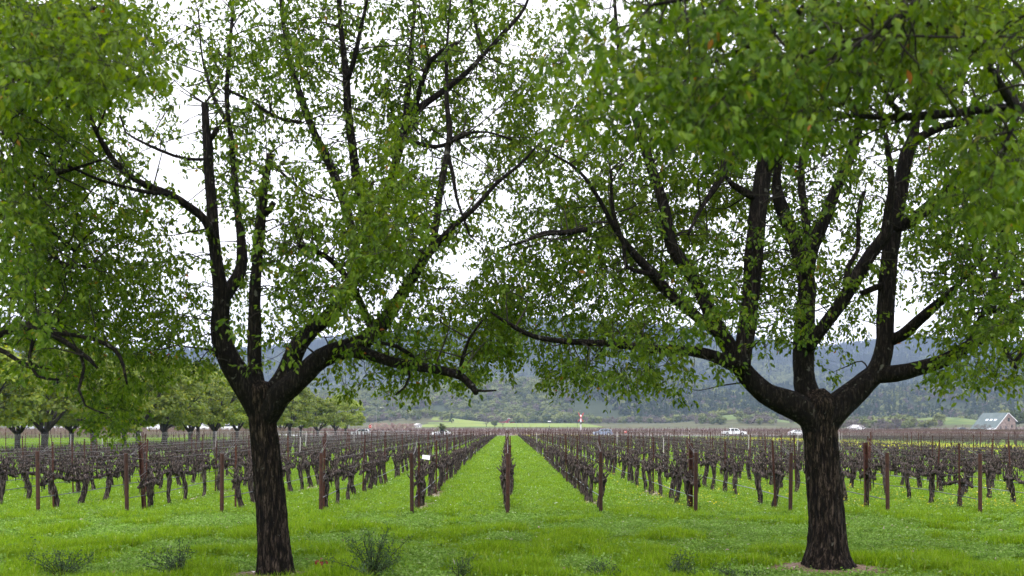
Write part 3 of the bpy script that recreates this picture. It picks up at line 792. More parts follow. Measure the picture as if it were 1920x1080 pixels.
camphor(b3, 'near camphor tree overhead at upper right, blurred leaves and one bare bough in view', None, 7.2, T3_limbs + [lim([(3050, 1345, 72), (3050, 1250, 66), (3050, 1000, 60), (3050, 790, 62)], (7.2, 7.2))], T3_s, 33)
print('leaves', nA, nB)
# ------------------------------------------------------------------ the vineyard
SP, Y0, DX = 2.21, 23.3, 1.5
KS = list(range(-12, 14))
ORD = ['', 'first', 'second', 'third', 'fourth', 'fifth', 'sixth', 'seventh', 'eighth', 'ninth', 'tenth', 'eleventh', 'twelfth', 'thirteenth', 'fourteenth', 'fifteenth', 'sixteenth',
       'seventeenth', 'eighteenth', 'nineteenth', 'twentieth']
def ordn(n):
    if n <= 20: return ORD[n]
    tens = {2: 'twenty', 3: 'thirty', 4: 'forty', 5: 'fifty', 6: 'sixty', 7: 'seventy', 8: 'eighty', 9: 'ninety'}
    if n % 10 == 0: return tens[n // 10][:-1] + 'ieth'
    return tens[n // 10] + '-' + ORD[n % 10]
def rowname(k):
    if k == 0: return 'middle row'
    return ('first' if abs(k) == 1 else ORD[abs(k)]) + ' row ' + ('left' if k < 0 else 'right') + ' of middle'
def row_end(k):
    X = k * SP
    for D in np.arange(24, 198, 0.5):
        if X > LANE_X(D) - 1.0: return D
    return 197.0
def px_of(x, y): return CX + F * x / y

def vine_meshes(seed, hi=True):
    rng = np.random.default_rng(seed)
    hh = rng.uniform(0.74, 0.86)
    lx, ly = rng.normal(0, 0.05, 2)
    tr = MB()
    n = 9 if hi else 4
    t = np.linspace(0, 1, n)
    pts = np.c_[lx * t + 0.018 * np.sin(7 * t + seed), ly * t + 0.03 * np.sin(5 * t + 2 * seed), -0.04 + (hh + 0.04) * t]
    r0 = rng.uniform(0.046, 0.062)
    rr = r0 * (1 + 0.35 * np.exp(-t * 9) + 0.55 * np.exp(-(1 - t) * 7)) * (1 + 0.10 * rng.normal(0, 1, n))
    if hi:
        W = np.c_[pts, rr]; rough_tube(tr, crom(W, 0.06), 10, 0.4, rng)
        for _ in range(7):                                    # loose bark strips
            z = rng.uniform(0.15, hh); a = rng.uniform(0, 6.28); L = rng.uniform(0.08, 0.22)
            c = np.array([lx * z / hh + math.cos(a) * r0 * 1.15, ly * z / hh + math.sin(a) * r0 * 1.15, z])
            w = np.array([-math.sin(a), math.cos(a), 0]) * 0.012; d = np.array([math.cos(a) * 0.04, math.sin(a) * 0.04, -L])
            tr.add([c - w, c + w, c + d + w * .4, c + d - w * .4], Q=[[0, 1, 2, 3]])
    else:
        tr.tube(pts, rr * .85, 5, False)
    arms = []
    head = pts[-1]
    for sgn in (-1, 1):
        mb = MB()
        L = rng.uniform(0.62, 0.8)
        m = 8 if hi else 4
        s = np.linspace(0, 1, m)
        zz = head[2] + 0.06 * np.sin(s * 3.1 + rng.uniform(0, 3)) + 0.10 * s * rng.uniform(-0.3, 1) - 0.02
        ap = np.c_[head[0] * (1 - s) + rng.normal(0, 0.018, m), head[1] + sgn * s * L, zz]
        ap[0] = head + np.array([0, 0, -0.03])
        ar = (0.056 - 0.018 * s) * (1 + 0.22 * rng.normal(0, 1, m).clip(-1, 1))
        if hi: rough_tube(mb, crom(np.c_[ap, ar], 0.05), 8, 0.5, rng)
        else: mb.tube(ap, ar * .95, 4, False)
        ns = 7 if hi else 5
        for q in range(ns):
            f = (q + rng.uniform(0.2, 0.9)) / ns
            b = np.array([np.interp(f, s, ap[:, i]) for i in range(3)])
            if hi:
                k1 = b + np.array([rng.normal(0, 0.03), rng.normal(0, 0.03), rng.uniform(0.05, 0.11)])
                mb.tube(np.array([b, (b + k1) / 2 + rng.normal(0, 0.01, 3), k1]), [0.032, 0.028, 0.022], 6)
                for _ in range(2 if rng.random() < 0.75 else 1):
                    d = unit(np.array([rng.normal(0, 0.5), rng.normal(0, 0.55), 0.8]))
                    l2 = rng.uniform(0.08, 0.27)
                    mb.tube(np.array([k1, k1 + d * l2 * .5 + rng.normal(0, .008, 3), k1 + d * l2 + np.array([0, 0, .02])]), [0.015, 0.013, 0.010], 5)
                if rng.random() < 0.5:                        # a hanging shred of bark
                    L2 = rng.uniform(0.08, 0.24); w = 0.014
                    mb.add([b + [-w, 0, 0], b + [w, 0, 0], b + [w * .4, rng.normal(0, .03), -L2], b + [-w * .4, 0, -L2]], Q=[[0, 1, 2, 3]])
            else:
                d = np.array([rng.normal(0, 0.08), rng.normal(0, 0.09), rng.uniform(0.14, 0.34)])
                mb.tube(np.array([b, b + d]), [0.019, 0.009], 3, False)
        arms.append(mb)
    return tr, arms

VINES = []
for sd in range(10):
    tr, arms = vine_meshes(100 + sd, True)
    VINES.append((tr.mesh('trunk', True), arms[0].mesh('cordon', True), arms[1].mesh('cordon', True)))
for v in VINES:
    for me in v: me.materials.append(M['vine'])
LOW = []
for sd in range(8):
    tr, arms = vine_meshes(300 + sd, False)
    mb = MB()
    for q in (tr, arms[0], arms[1]):
        for V in q.V: pass
    V = []; T = []; Q = []; n0 = 0
    for q in (tr, arms[0], arms[1]):
        if q.T: T.append(np.vstack(q.T) + n0)
        if q.Q: Q.append(np.vstack(q.Q) + n0)
        V.append(np.vstack(q.V)); n0 += len(V[-1])
    LOW.append((np.vstack(V), np.vstack(T) if T else None, np.vstack(Q)))

spots = []
vr = np.random.default_rng(77)
for k in KS:
    end = row_end(k); n = 0; vis = 0
    D = 24.45
    while D < end:
        n += 1
        p = px_of(k * SP, D)
        inn = -10 < p < 1930
        if inn: vis += 1
        if not (vr.random() < 0.03 and D > 27): spots.append((D, k, n, vis, inn))
        D += DX
spots.sort()
indiv = [s for s in spots if s[4]][:300]
isin = set((s[1], s[2]) for s in indiv)
for (D, k, n, vis, inn) in indiv:
    tr, a, b = VINES[vr.integers(0, len(VINES))]
    if vr.random() < 0.5: a, b = b, a
    rot = 0.0 if a.name.endswith('x') else (math.pi if vr.random() < 0.5 else 0.0)
    x, y = k * SP + vr.normal(0, 0.035), D + vr.normal(0, 0.07)
    w = ordn(vis) + (' visible' if px_of(k * SP, 24.45) < -10 or px_of(k * SP, 24.45) > 1930 else '')
    root = thing('grape_vine', (x, y, 0), f'bare knotted grapevine, {w} from the front in {rowname(k)}', 'grapevine', 'bare grapevines in trained rows', rot + vr.normal(0, 0.06))
    sc = vr.uniform(0.92, 1.1); root.scale = (vr.uniform(0.95, 1.25), vr.uniform(0.97, 1.03), sc)
    for nm, me in (('trunk', tr), ('cordon', a), ('cordon', b)):
        o = bpy.data.objects.new(nm, me); COL.objects.link(o); o.parent = root

def join_at(lows, items, name, mat, label):
    """items: (x, y, rz, sx, sy, sz, variant) -> one mesh of many low copies."""
    mbs = MB()
    for (x, y, rz, sx, sy, sz, v) in items:
        V, T, Q = lows[v]
        ca, sa = math.cos(rz), math.sin(rz)
        W = V * np.array([sx, sy, sz])
        W = np.c_[W[:, 0] * ca - W[:, 1] * sa + x, W[:, 0] * sa + W[:, 1] * ca + y, W[:, 2]]
        mbs.add(W, T, Q)
    o = mbs.obj(name, mat)
    return tag(o, label, kind='stuff')
items = []
for (D, k, n, vis, inn) in spots:
    if (k, n) in isin: continue
    p = px_of(k * SP, D)
    if p < -150 or p > 2070: continue
    items.append((k * SP + vr.normal(0, 0.04), D + vr.normal(0, 0.08), (math.pi if vr.random() < .5 else 0), vr.uniform(.9, 1.1), 1.0, vr.uniform(0.92, 1.12) * (1 - .36 * float(smooth(D, 90, 185))), int(vr.integers(0, 8))))
join_at(LOW, items, 'far_grape_vines', M['vine'], 'the farther bare vines of the block, merging into dark rows')

# posts
def post_proto(kind):
    mb = MB()
    if kind == 'end':
        mb.tube([[0, 0, -0.1], [0, 0, 0.7], [0, 0, 1.5]], [0.046, 0.046, 0.046], 14)
        mb.tube([[0, 0, 1.498], [0, 0, 1.515]], [0.05, 0.042], 14)
    elif kind == 'brace':
        w, d, t = 0.075, 0.05, 0.008
        for (cx_, cy_, sx, sy) in ((0, d / 2, w, t), (-w / 2, 0, t, d), (w / 2, 0, t, d)):
            mb.box((cx_, cy_, 0.88), (sx, sy, 1.92))
        for z in (0.8, 1.0, 1.2, 1.4, 1.6): mb.box((0, d / 2 - 0.012, z), (0.03, 0.02, 0.03))
    elif kind == 'line':
        mb.box((0, 0, 0.85), (0.042, 0.006, 1.85)); mb.box((0, 0.018, 0.85), (0.006, 0.03, 1.85))
        for z in np.arange(0.7, 1.75, 0.15): mb.box((0.0, -0.008, z), (0.014, 0.012, 0.02))
    else:
        mb.tube([[0, 0, -0.1], [0, 0, 1.75]], 0.016, 6)
    return mb.mesh({'end': 'end_post', 'brace': 'brace_post', 'line': 'line_post', 'stake': 'pale_stake'}[kind])
PM = {k: post_proto(k) for k in ('end', 'brace', 'line', 'stake')}
PM['end'].materials.append(M['rust_dark']); PM['brace'].materials.append(M['rust']); PM['line'].materials.append(M['rust']); PM['stake'].materials.append(M['pale_stake'])
cand = []
for k in KS:
    end = row_end(k); X = k * SP
    if abs(px_of(X, Y0) - 960) < 990:
        o = link('end_post', PM['end'], None, None, (X + vr.normal(0, 0.03), Y0 + vr.normal(0, 0.05), 0)); o.rotation_euler = (vr.normal(0, .012), vr.normal(0, .012), vr.uniform(0, 3))
        o.scale = (1, 1, vr.uniform(0.97, 1.03))
        tag(o, f'short brown steel pipe post at the front end of {rowname(k)}', 'post', 'pipe posts at the row ends')
    if abs(px_of(X, 24.4) - 960) < 990:
        wide = k in (-4, 2, 4)
        o = link('brace_post', PM['brace' if wide else 'line'], None, None, (X + vr.normal(0, 0.04), 24.45 - 0.12, 0)); o.rotation_euler = (vr.normal(0.02, .02), vr.normal(0, .03), vr.normal(0, .15))
        o.scale = (1.15, 1.15, vr.uniform(0.92, 0.97) if wide else vr.uniform(.93, 1.0))
        tag(o, f'{"wide" if wide else "slim"} tall rust-red post behind the end post of {rowname(k)}', 'post', 'tall rust-red posts')
    D = 30.4; m = 0; vis = 0
    while D < end:
        m += 1
        if 0 < px_of(X, D) < 1920:
            vis += 1
            cand.append((D, k, m, vis))
        D += 6.0
cand.sort()
rest = MB()
for q, (D, k, m, vis) in enumerate(cand):
    x, y = k * SP + vr.normal(0, 0.05), D + vr.normal(0, 0.1)
    sc = vr.uniform(0.93, 1.05)
    pale = vr.random() < 0.07
    if q < 200:
        o = link('line_post', PM['stake' if pale else 'line'], None, None, (x, y, 0))
        o.rotation_euler = (vr.normal(0, .02), vr.normal(0, .025), vr.normal(0, .2)); o.scale = (1.0, 1.0, sc)
        tag(o, f'thin {"pale" if pale else "rusty"} line post, {ordn(vis)} seen behind the brace post in {rowname(k)}', 'post', 'thin posts along the rows')
    else:
        a = vr.normal(0, 0.03); sc *= 1 - .27 * float(smooth(D, 90, 185))
        rest.tube(np.array([[x, y, 0], [x + a, y, 1.72 * sc]]), 0.028, 3, False)
tag(rest.obj('far_line_posts', M['rust']), 'the farther thin posts standing along the rows', kind='stuff')

# wires and drip hoses: one run for each row, with guy wires between brace post and end post
for k in KS:
    X = k * SP; end = row_end(k) - 0.5
    st = Y0 if abs(px_of(X, Y0) - 960) < 990 else max(Y0, abs(X) * F / 1060)
    root = thing('trellis_wire', (X, st, 0), f'thin trellis wires and drip hose running along {rowname(k)}', 'trellis wires', 'wires along the rows')
    ys = np.arange(0, end - st, 3.0)
    def run(name, z, r, mat, sag, seg=4, y_from=0.0):
        yy = ys[ys >= y_from]
        far = np.clip((yy + st) / 40, 1, 2.2)
        mb = MB()
        mb.tube(np.c_[vr.normal(0, 0.012, len(yy)), yy, z * (1 - .3 * smooth(yy + st, 90, 185)) + sag * np.sin(yy * math.pi / 3 + k) + vr.normal(0, 0.012 if sag else 0.004, len(yy))], r * far, seg, False)
        mb.obj(name, mat, root)
    run('drip_hose', 0.42, 0.011, M['hose_pale'] if k in (1, 2, 3, 6) else M['hose'], 0.02, 5)
    for z in (0.95, 1.3, 1.66): run('wire', z, 0.003, M['wire'], 0.0, 3, 1.15)
    if abs(px_of(X, Y0) - 960) < 990:
        for z in (1.3, 1.66, 1.76):
            mb = MB(); mb.tube(np.array([[0, 1.1, z], [0.01, 0.5, (z + 1.42) / 2 - 0.02], [0, 0.02, 1.42]]), 0.0032, 4, False); mb.obj('guy_wire', M['wire'], root)
        mb = MB(); mb.tube(np.array([[0, 1.1, 1.0], [0.02, 0.6, 0.9], [0, 0.02, 0.95]]), 0.004, 4, False); mb.obj('guy_wire', M['wire'], root)

# a white card clipped to the wire of the first row on the left
card = thing('row_card', (-1 * SP + 0.08, 26.1, 1.24), 'small white card clipped to the wire just right of a pipe post', 'card')
mb = MB(); mb.box((0, 0, 0.06), (0.2, 0.012, 0.12)); o = mb.obj('card_face', M['white'], card); o.rotation_euler = (math.radians(-25), math.radians(8), math.radians(12))
mb = MB(); mb.tube(np.array([[0, 0.02, -0.02], [0, 0.02, 0.09]]), 0.006, 5); mb.obj('clip', M['wire'], card)

# ------------------------------------------------------------------ the block beyond the lane (right) and the unpruned block (left)
mb = MB(); wires = MB(); items = []
br_ = np.random.default_rng(88)
A0, B0 = np.array([60.0, 74.0]), np.array([31.0, 190.0])
dirv = (B0 - A0) / np.linalg.norm(B0 - A0); nrm = np.array([-dirv[1], dirv[0]]) * -1.0
if nrm[0] < 0: nrm = -nrm
for r in range(18):
    off = nrm * r * 2.6
    L = np.linalg.norm(B0 - A0)
    s = 0.0; q = 0
    while s < L:
        p = A0 + dirv * s + off + br_.normal(0, 0.06, 2)
        if p[1] < 172 and -200 < px_of(*p) < 2150:
            items.append((p[0], p[1], math.atan2(-dirv[0], dirv[1]), 1, 1, br_.uniform(.85, 1.05) * (1 - .3 * float(smooth(p[1], 100, 150))), int(br_.integers(0, 8))))
            if q % 4 == 0: mb.tube(np.array([[p[0], p[1], 0], [p[0] + br_.normal(0, .04), p[1], br_.uniform(1.6, 1.9) * (1 - .3 * float(smooth(p[1], 100, 150)))]]), 0.03, 3, False)
            elif br_.random() < 0.8: mb.tube(np.array([[p[0] + .2, p[1], .8], [p[0] + .2 + br_.normal(0, .1), p[1], br_.uniform(1.1, 1.6) * (1 - .3 * float(smooth(p[1], 100, 150)))]]), 0.02, 3, False)
        s += 1.5; q += 1
    t = np.linspace(0, L * .78, 26)
    for z, rr in ((0.45, 0.014), (0.98, 0.012), (1.62, 0.007)):
        wires.tube(np.c_[A0[0] + dirv[0] * t + off[0], A0[1] + dirv[1] * t + off[1], np.full(26, z)], rr, 3, False)
join_at(LOW, items, 'second_block_vines', M['vine'], 'dark bare vines of the block beyond the mustard strip')
tag(mb.obj('second_block_stakes', M['rust']), 'stakes and posts of the block beyond the mustard strip', kind='stuff')
tag(wires.obj('second_block_wires', M['cane']), 'trellis wires of the block beyond the mustard strip', kind='stuff')

canes = MB(); st_ = MB()
for r in range(12):
    y = 150 + r * 2.6 + 0.0
    for x in np.arange(-112, -40, 0.16):
        xx = x + br_.normal(0, .06); yy = y + (x + 70) * 0.42 + br_.normal(0, .12)
        if yy > 206: continue
        h = br_.uniform(1.45, 1.95)
        a, b2 = br_.normal(0, .10, 2)
        canes.tube(np.array([[xx, yy, 0.75 if br_.random() < .7 else 0.1], [xx + a, yy + b2, h]]), 0.022, 3, False)
    for x in np.arange(-112, -40, 1.5):
        yy = y + (x + 70) * 0.42
        if yy > 206: continue
        st_.tube(np.array([[x, yy, 0], [x + br_.normal(0, .04), yy, br_.uniform(0.8, 2.0)]]), 0.045, 4, False)
tag(canes.obj('unpruned_canes', M['cane_pale']), 'tan unpruned canes of the vine block behind the avenue trees', kind='stuff')
tag(st_.obj('unpruned_block_posts', M['rust_dark']), 'dark trunks and posts of the unpruned vine block', kind='stuff')

# distant brown vine rows: between farm lane and road, and beyond the road
fv = MB(); fp = MB()
def far_rows(y0, y1, dy, x0, x1, dx, h, r, skip=None):
    for y in np.arange(y0, y1, dy):
        w = min(1.0, y / 300.0)
        for x in np.arange(x0 * w, x1 * w, dx):
            xx, yy = x + br_.normal(0, dx * .25), y + br_.normal(0, .2)
            z = float(hz(xx, yy))
            hh = h * br_.uniform(0.7, 1.15)
            fv.tube(np.array([[xx, yy, z - .1], [xx + br_.normal(0, .12), yy, z + hh * .62]]), r * 2.2, 3, False)
            for _ in range(2):
                fv.tube(np.array([[xx + br_.normal(0, .35), yy, z + hh * .5], [xx + br_.normal(0, .45), yy, z + hh]]), r, 3, False)
            if br_.random() < 0.3: fp.tube(np.array([[xx + .3, yy, z], [xx + .3, yy, z + h * 1.45]]), r * 1.3, 3, False)
far_rows(240, 390, 6.0, -250, 330, 1.9, 0.95, 0.045)
far_rows(415, 590, 16.0, -250, 330, 3.0, 1.1, 0.06)
tag(fv.obj('distant_vine_rows', M['cane']), 'distant brown bare vine rows on both sides of the road', kind='stuff')
tag(fp.obj('distant_row_posts', M['rust']), 'posts standing in the distant vine rows', kind='stuff')
# ------------------------------------------------------------------ avenue trees and other trees in the distance
def quads_cloud(pos, nrm_, size, rng, aspect=0.7):
    """Leaf-clump quads at pos, facing about nrm_."""
    n = unit(nrm_ + rng.normal(0, 0.45, pos.shape))
    a = unit(np.cross(n, rng.normal(0, 1, pos.shape))); b = np.cross(n, a)
    s = size[:, None]
    V = np.stack([pos - a * s * aspect * .6, pos - b * s * .2 + a * s * aspect * .1 + b * s * -.3, pos + a * s * aspect * .6, pos + b * s * .55], 1)
    Q = np.arange(len(pos) * 4).reshape(-1, 4)
    return V.reshape(-1, 3), Q

def dome_tree(seed, H=9.5, R=4.4, zb=2.0, n=13000, fork=1.6):
    """Trunk, five or six rising limbs and a lumpy dome of small leaf clumps."""
    rng = np.random.default_rng(seed)
    tr = MB()
    W = np.array([[0, 0, -0.1, .36], [0, 0, .15, .28], [.02, 0, .8, .235], [0.03, 0.02, fork, .25], [.03, .02, fork + .25, .2]])
    rough_tube(tr, crom(W, .12), 16, .2, rng)
    limbs = []; tips = []
    nl = 6
    for k in range(nl):
        a = k / nl * 6.283 + rng.normal(0, .25); e = rng.uniform(.55, .9) if k < 5 else 0.15
        r1 = R * e
        top = H * rng.uniform(.62, .8) * (1 - .3 * e)
        p = np.array([[0, 0, fork - .1, .16], [.35 * math.cos(a), .35 * math.sin(a), fork + .25, .14], [r1 * .45 * math.cos(a + .1), r1 * .45 * math.sin(a + .1), fork + (top - fork) * .38, .095],
                      [r1 * .75 * math.cos(a), r1 * .75 * math.sin(a), fork + (top - fork) * .75, .07], [r1 * math.cos(a - .1), r1 * math.sin(a - .1), top, .03]])
        mb = MB(); rough_tube(mb, crom(p, .25), 10, .15, rng)
        for q in range(4):
            b0 = p[2 + q % 2, :3]
            d = np.array([math.cos(a + rng.normal(0, .9)), math.sin(a + rng.normal(0, .9)), rng.uniform(.1, .9)]) * rng.uniform(1.0, 2.0)
            mb.tube(np.array([b0, b0 + d * .5 + [0, 0, .1], b0 + d]), [.05, .035, .015], 5, False)
        limbs.append(mb)
    # lobes over the dome
    C = []
    while len(C) < 70:
        u = unit(rng.normal(0, 1, 3)[None])[0]
        if u[2] < -0.5: continue
        rr = rng.uniform(.62, .92)
        C.append([u[0] * R * rr, u[1] * R * rr, zb + .55 + (H - zb - 1.15) * (0.28 + 0.62 * u[2] * rr) + .2 - rng.uniform(0, .9) * (u[2] < .25)])
    C = np.array(C)
    m = n // len(C)
    pos = []; nr = []
    for c in C:
        rad_ = rng.uniform(.75, 1.25)
        u = unit(rng.normal(0, 1, (m, 3)))
        u[:, 2] = np.where(u[:, 2] < -.3, -u[:, 2] * .6, u[:, 2])
        pos.append(c + u * rad_ * rng.uniform(.55, 1.0, (m, 1)) * np.array([1, 1, .75])); nr.append(u + [0, 0, .25])
    pos = np.vstack(pos); nr = np.vstack(nr)
    pos[:, 2] = np.maximum(pos[:, 2], zb - .25 + .55 * np.sin(pos[:, 0] * 1.7 + seed) * np.cos(pos[:, 1] * 1.9) + .6 * rng.random(len(pos)))
    V, Q = quads_cloud(pos, nr, rng.uniform(.18, .36, len(pos)), rng)
    return tr.mesh('trunk', True), [l.mesh('limb', True) for l in limbs], mk_mesh('crown', V, [Q])

M['bark_far'] = noisy('avenue_bark', [(0.3, (0.015, 0.012, 0.01)), (0.7, (0.05, 0.04, 0.034))], scale=5, rough=.9)
AV = [dome_tree(500 + q, H=9.2 + .45 * ((q * 2) % 5), R=4.3 + .25 * (q % 3), fork=1.4 + .17 * q) for q in range(5)]
for t_, ls, c_ in AV:
    t_.materials.append(M['bark_far']); c_.materials.append(M['leaf_far'])
    for l in ls: l.materials.append(M['bark_far'])
ar = np.random.default_rng(9)
def avenue_tree(x, y, v, sc, label, rz):
    t_, ls, c_ = AV[v]
    z = float(hz(x, y))
    root = thing('avenue_tree', (x, y, z), label, 'tree', 'trees of the avenue', rz)
    root.scale = (sc, sc, sc * ar.uniform(.95, 1.06))
    for nm, me in [('trunk', t_)] + [('limb', l) for l in ls] + [('crown', c_)]:
        o = bpy.data.objects.new(nm, me); COL.objects.link(o); o.parent = root
        if nm == 'crown': o['kind'] = 'stuff'
near = [66, 75, 85, 95, 103, 111, 120, 129, 145, 161, 185, 206, 219]
for q, y in enumerate(near):
    avenue_tree(-35.2 + ar.normal(0, .3), y, q % 5, ar.uniform(.92, 1.04), f'round-crowned light green tree, {ordn(q + 1)} from the front in the near avenue line', ar.uniform(0, 6.28))
for q, y in enumerate([88, 98, 112, 125, 139, 149, 168, 190, 209]):
    avenue_tree(-43.2 + ar.normal(0, .3), y, (q * 2 + 1) % 5, ar.uniform(.9, 1.0), f'round-crowned light green tree, {ordn(q + 1)} from the front in the rear avenue line', ar.uniform(0, 6.28))

def lump_tree(name, seed, H, R, zb, n, size, flat=1.0, mat=None, conic=False):
    rng = np.random.default_rng(seed)
    C = []
    for q in range(18):
        u = unit(rng.normal(0, 1, 3)[None])[0]
        zc = (zb + H) / 2; hr = (H - zb) / 2
        f = 0.55
        if conic:
            tt = rng.random() ** 1.1; rr = R * (1 - tt) * .75
            C.append([rr * u[0], rr * u[1], zb + tt * (H - zb) * .93])
        else: C.append([u[0] * R * f, u[1] * R * f, zc + u[2] * hr * f])
    C = np.array(C); m = n // len(C)
    pos = []; nr = []
    for c in C:
        u = unit(rng.normal(0, 1, (m, 3)))
        rad_ = (R * (0.22 if conic else .42)) * rng.uniform(.8, 1.2)
        pos.append(c + u * rad_ * rng.uniform(.6, 1, (m, 1)) * np.array([1, 1, .85])); nr.append(u + [0, 0, .3])
    pos = np.vstack(pos); nr = np.vstack(nr)
    V, Q = quads_cloud(pos, nr, size * rng.uniform(.7, 1.3, len(pos)), rng, .9)
    return V, Q

def forest_mat(name, a, b_, rnd=.35):
    m, nt, bs = new_mat(name)
    oi = nt.nodes.new('ShaderNodeObjectInfo')
    r = ramp(nt, [(0.0, a), (1.0, b_)])
    nt.links.new(oi.outputs['Random'], r.inputs['Fac']); nt.links.new(r.outputs['Color'], bs.inputs['Base Color'])
    bs.inputs['Roughness'].default_value = .9; bs.inputs['Specular IOR Level'].default_value = .1
    return m
M['oak'] = forest_mat('oak_foliage', (0.06, 0.085, 0.03), (0.19, 0.215, 0.075))
M['conifer'] = forest_mat('conifer_foliage', (0.028, 0.05, 0.028), (0.065, 0.09, 0.045))
M['bare'] = forest_mat('bare_twigs', (0.10, 0.09, 0.075), (0.17, 0.145, 0.125))
M['pinkish'] = forest_mat('winter_twigs', (0.28, 0.205, 0.185), (0.36, 0.265, 0.235))

PROTO = bpy.data.collections.new('forest_kinds')
def proto(V, Q, mat, trunkH=None, R=.25):
    mb = MB(); mb.add(V, Q=Q)
    me = mb.mesh('forest_kind'); me.materials.append(mat)
    o = bpy.data.objects.new('forest_kind', me); PROTO.objects.link(o); return o
for q in range(4): proto(*lump_tree('oak', 600 + q, 8.5, 4.6, 1.0, 260, 1.25), M['oak'])
for q in range(3): proto(*lump_tree('conifer', 620 + q, 14.5, 3.2, 0.5, 240, 1.2, conic=True), M['conifer'])
proto(*lump_tree('bare', 640, 7.5, 4.0, 1.0, 170, .9), M['bare'])

def instancer(name, pts, rot, scl, idx, coll, label):
    me = bpy.data.meshes.new(name)
    me.vertices.add(len(pts)); me.vertices.foreach_set('co', np.asarray(pts, np.float32).ravel())
    a = me.attributes.new('spin', 'FLOAT_VECTOR', 'POINT'); a.data.foreach_set('vector', np.asarray(rot, np.float32).ravel())
    a = me.attributes.new('size', 'FLOAT_VECTOR', 'POINT'); a.data.foreach_set('vector', np.asarray(scl, np.float32).ravel())
    a = me.attributes.new('pick', 'INT', 'POINT'); a.data.foreach_set('value', np.asarray(idx, np.int32))
    o = bpy.data.objects.new(name, me); COL.objects.link(o)
    ng = bpy.data.node_groups.new(name, 'GeometryNodeTree')
    ng.interface.new_socket('Geometry', in_out='INPUT', socket_type='NodeSocketGeometry')
    ng.interface.new_socket('Geometry', in_out='OUTPUT', socket_type='NodeSocketGeometry')
    N = ng.nodes; L = ng.links
    gi = N.new('NodeGroupInput'); go = N.new('NodeGroupOutput')
    iop = N.new('GeometryNodeInstanceOnPoints'); ci = N.new('GeometryNodeCollectionInfo')
    ci.inputs['Collection'].default_value = coll
    ci.inputs['Separate Children'].default_value = True; ci.inputs['Reset Children'].default_value = True
    def attr(nm, t):
        n = N.new('GeometryNodeInputNamedAttribute'); n.data_type = t; n.inputs['Name'].default_value = nm; return n.outputs['Attribute']
    L.new(gi.outputs[0], iop.inputs['Points']); L.new(ci.outputs[0], iop.inputs['Instance'])
    iop.inputs['Pick Instance'].default_value = True
    L.new(attr('pick', 'INT'), iop.inputs['Instance Index'])
    e = N.new('FunctionNodeEulerToRotation'); L.new(attr('spin', 'FLOAT_VECTOR'), e.inputs[0]); L.new(e.outputs[0], iop.inputs['Rotation'])
    L.new(attr('size', 'FLOAT_VECTOR'), iop.inputs['Scale'])
    L.new(iop.outputs[0], go.inputs[0])
    md = o.modifiers.new('scatter', 'NODES'); md.node_group = ng
    return tag(o, label, kind='stuff')

fr_ = np.random.default_rng(44)
n = 125000
u = fr_.uniform(-350, 2270, n)
D = np.sqrt(fr_.uniform(880 ** 2, 3000 ** 2, n))
x = (u - CX) / F * D
keep = np.ones(n, bool)
# open grass, tracks and clearings in the wood
gap = noise2(x / 90 + 5, D / 130 + 2)
keep &= ~((gap < 0.16) & (D < 1500))
keep &= ~((np.abs(x + 70 * 0) < -1))
keep &= ~((D < 1100) & (u > 780) & (u < 900) & (noise2(x / 40, D / 40) < .45))
keep &= fr_.random(n) < np.where(D < 1400, .85, np.where(D < 2000, .62, .5))
x, D, u = x[keep], D[keep], u[keep]
con = smooth(noise2(x / 200 + 31, D / 260 + 7), .42, .62) * 0.8 + smooth(D, 1700, 2500) * .35 + smooth(u, 1450, 1700) * .5
kind = np.where(fr_.random(len(x)) < con, 4 + fr_.integers(0, 3, len(x)), fr_.integers(0, 4, len(x)))
kind = np.where((fr_.random(len(x)) < .22 * (1 - smooth(D, 1000, 1700))), 7, kind)
s = fr_.uniform(.65, 1.3, len(x)) * np.where(D < 1300, .9, 1.05)
instancer('forest', np.stack([x, D, hz(x, D) - .4], -1), np.stack([0 * x, 0 * x, fr_.uniform(0, 6.28, len(x))], -1), np.stack([s * 1.05, s * 1.05, s * fr_.uniform(.8, 1.15, len(x))], -1), kind, PROTO, 'oak and conifer wood covering the hills')

# scrub and bare trees along the foot of the hills, in front of the wood
n = 700
u = fr_.uniform(690, 2000, n); D = fr_.uniform(800, 890, n)
ok = ~((u > 840) & (u < 1085))
u, D = u[ok], D[ok]
u = np.r_[u, fr_.normal(1420, 26, 40), fr_.normal(1330, 14, 18), fr_.normal(1700, 30, 45), fr_.uniform(1570, 1700, 60)]; D = np.r_[D, fr_.uniform(700, 760, 40), fr_.uniform(700, 790, 18), fr_.uniform(560, 620, 45), fr_.uniform(560, 700, 60)]; x = (u - CX) / F * D
kind = np.where(fr_.random(len(u)) < .55, 7, fr_.integers(0, 4, len(u))); s = fr_.uniform(.45, .95, len(u))
instancer('hedgerow', np.stack([x, D, hz(x, D) - .3], -1), np.stack([0 * x, 0 * x, fr_.uniform(0, 6.28, len(x))], -1), np.stack([s, s, s], -1), kind, PROTO, 'grey scrub and bare trees along the foot of the hills')

def far_tree(name, px, pyb, D, H, R, mat, seed, label, n=900, size=.55, zb=None, conic=False, trunk=.18, group=None):
    x = (px - CX) / F * D; z = float(hz(x, D))
    root = thing(name, (x, D, z), label, 'tree', group)
    zb = H * .22 if zb is None else zb
    mb = MB(); rough_tube(mb, crom(np.array([[0, 0, -.3, trunk * 1.3], [0, 0, zb * .6, trunk], [0.1, 0, (zb + H) * .5, trunk * .6]]), .3), 8, .15, np.random.default_rng(seed)); mb.obj('trunk', M['bark_far'], root, True)
    V, Q = lump_tree(name, seed, H, R, zb, n, size, conic=conic)
    link('crown', mk_mesh('crown', V, [Q]), mat, root)['kind'] = 'stuff'
    return root

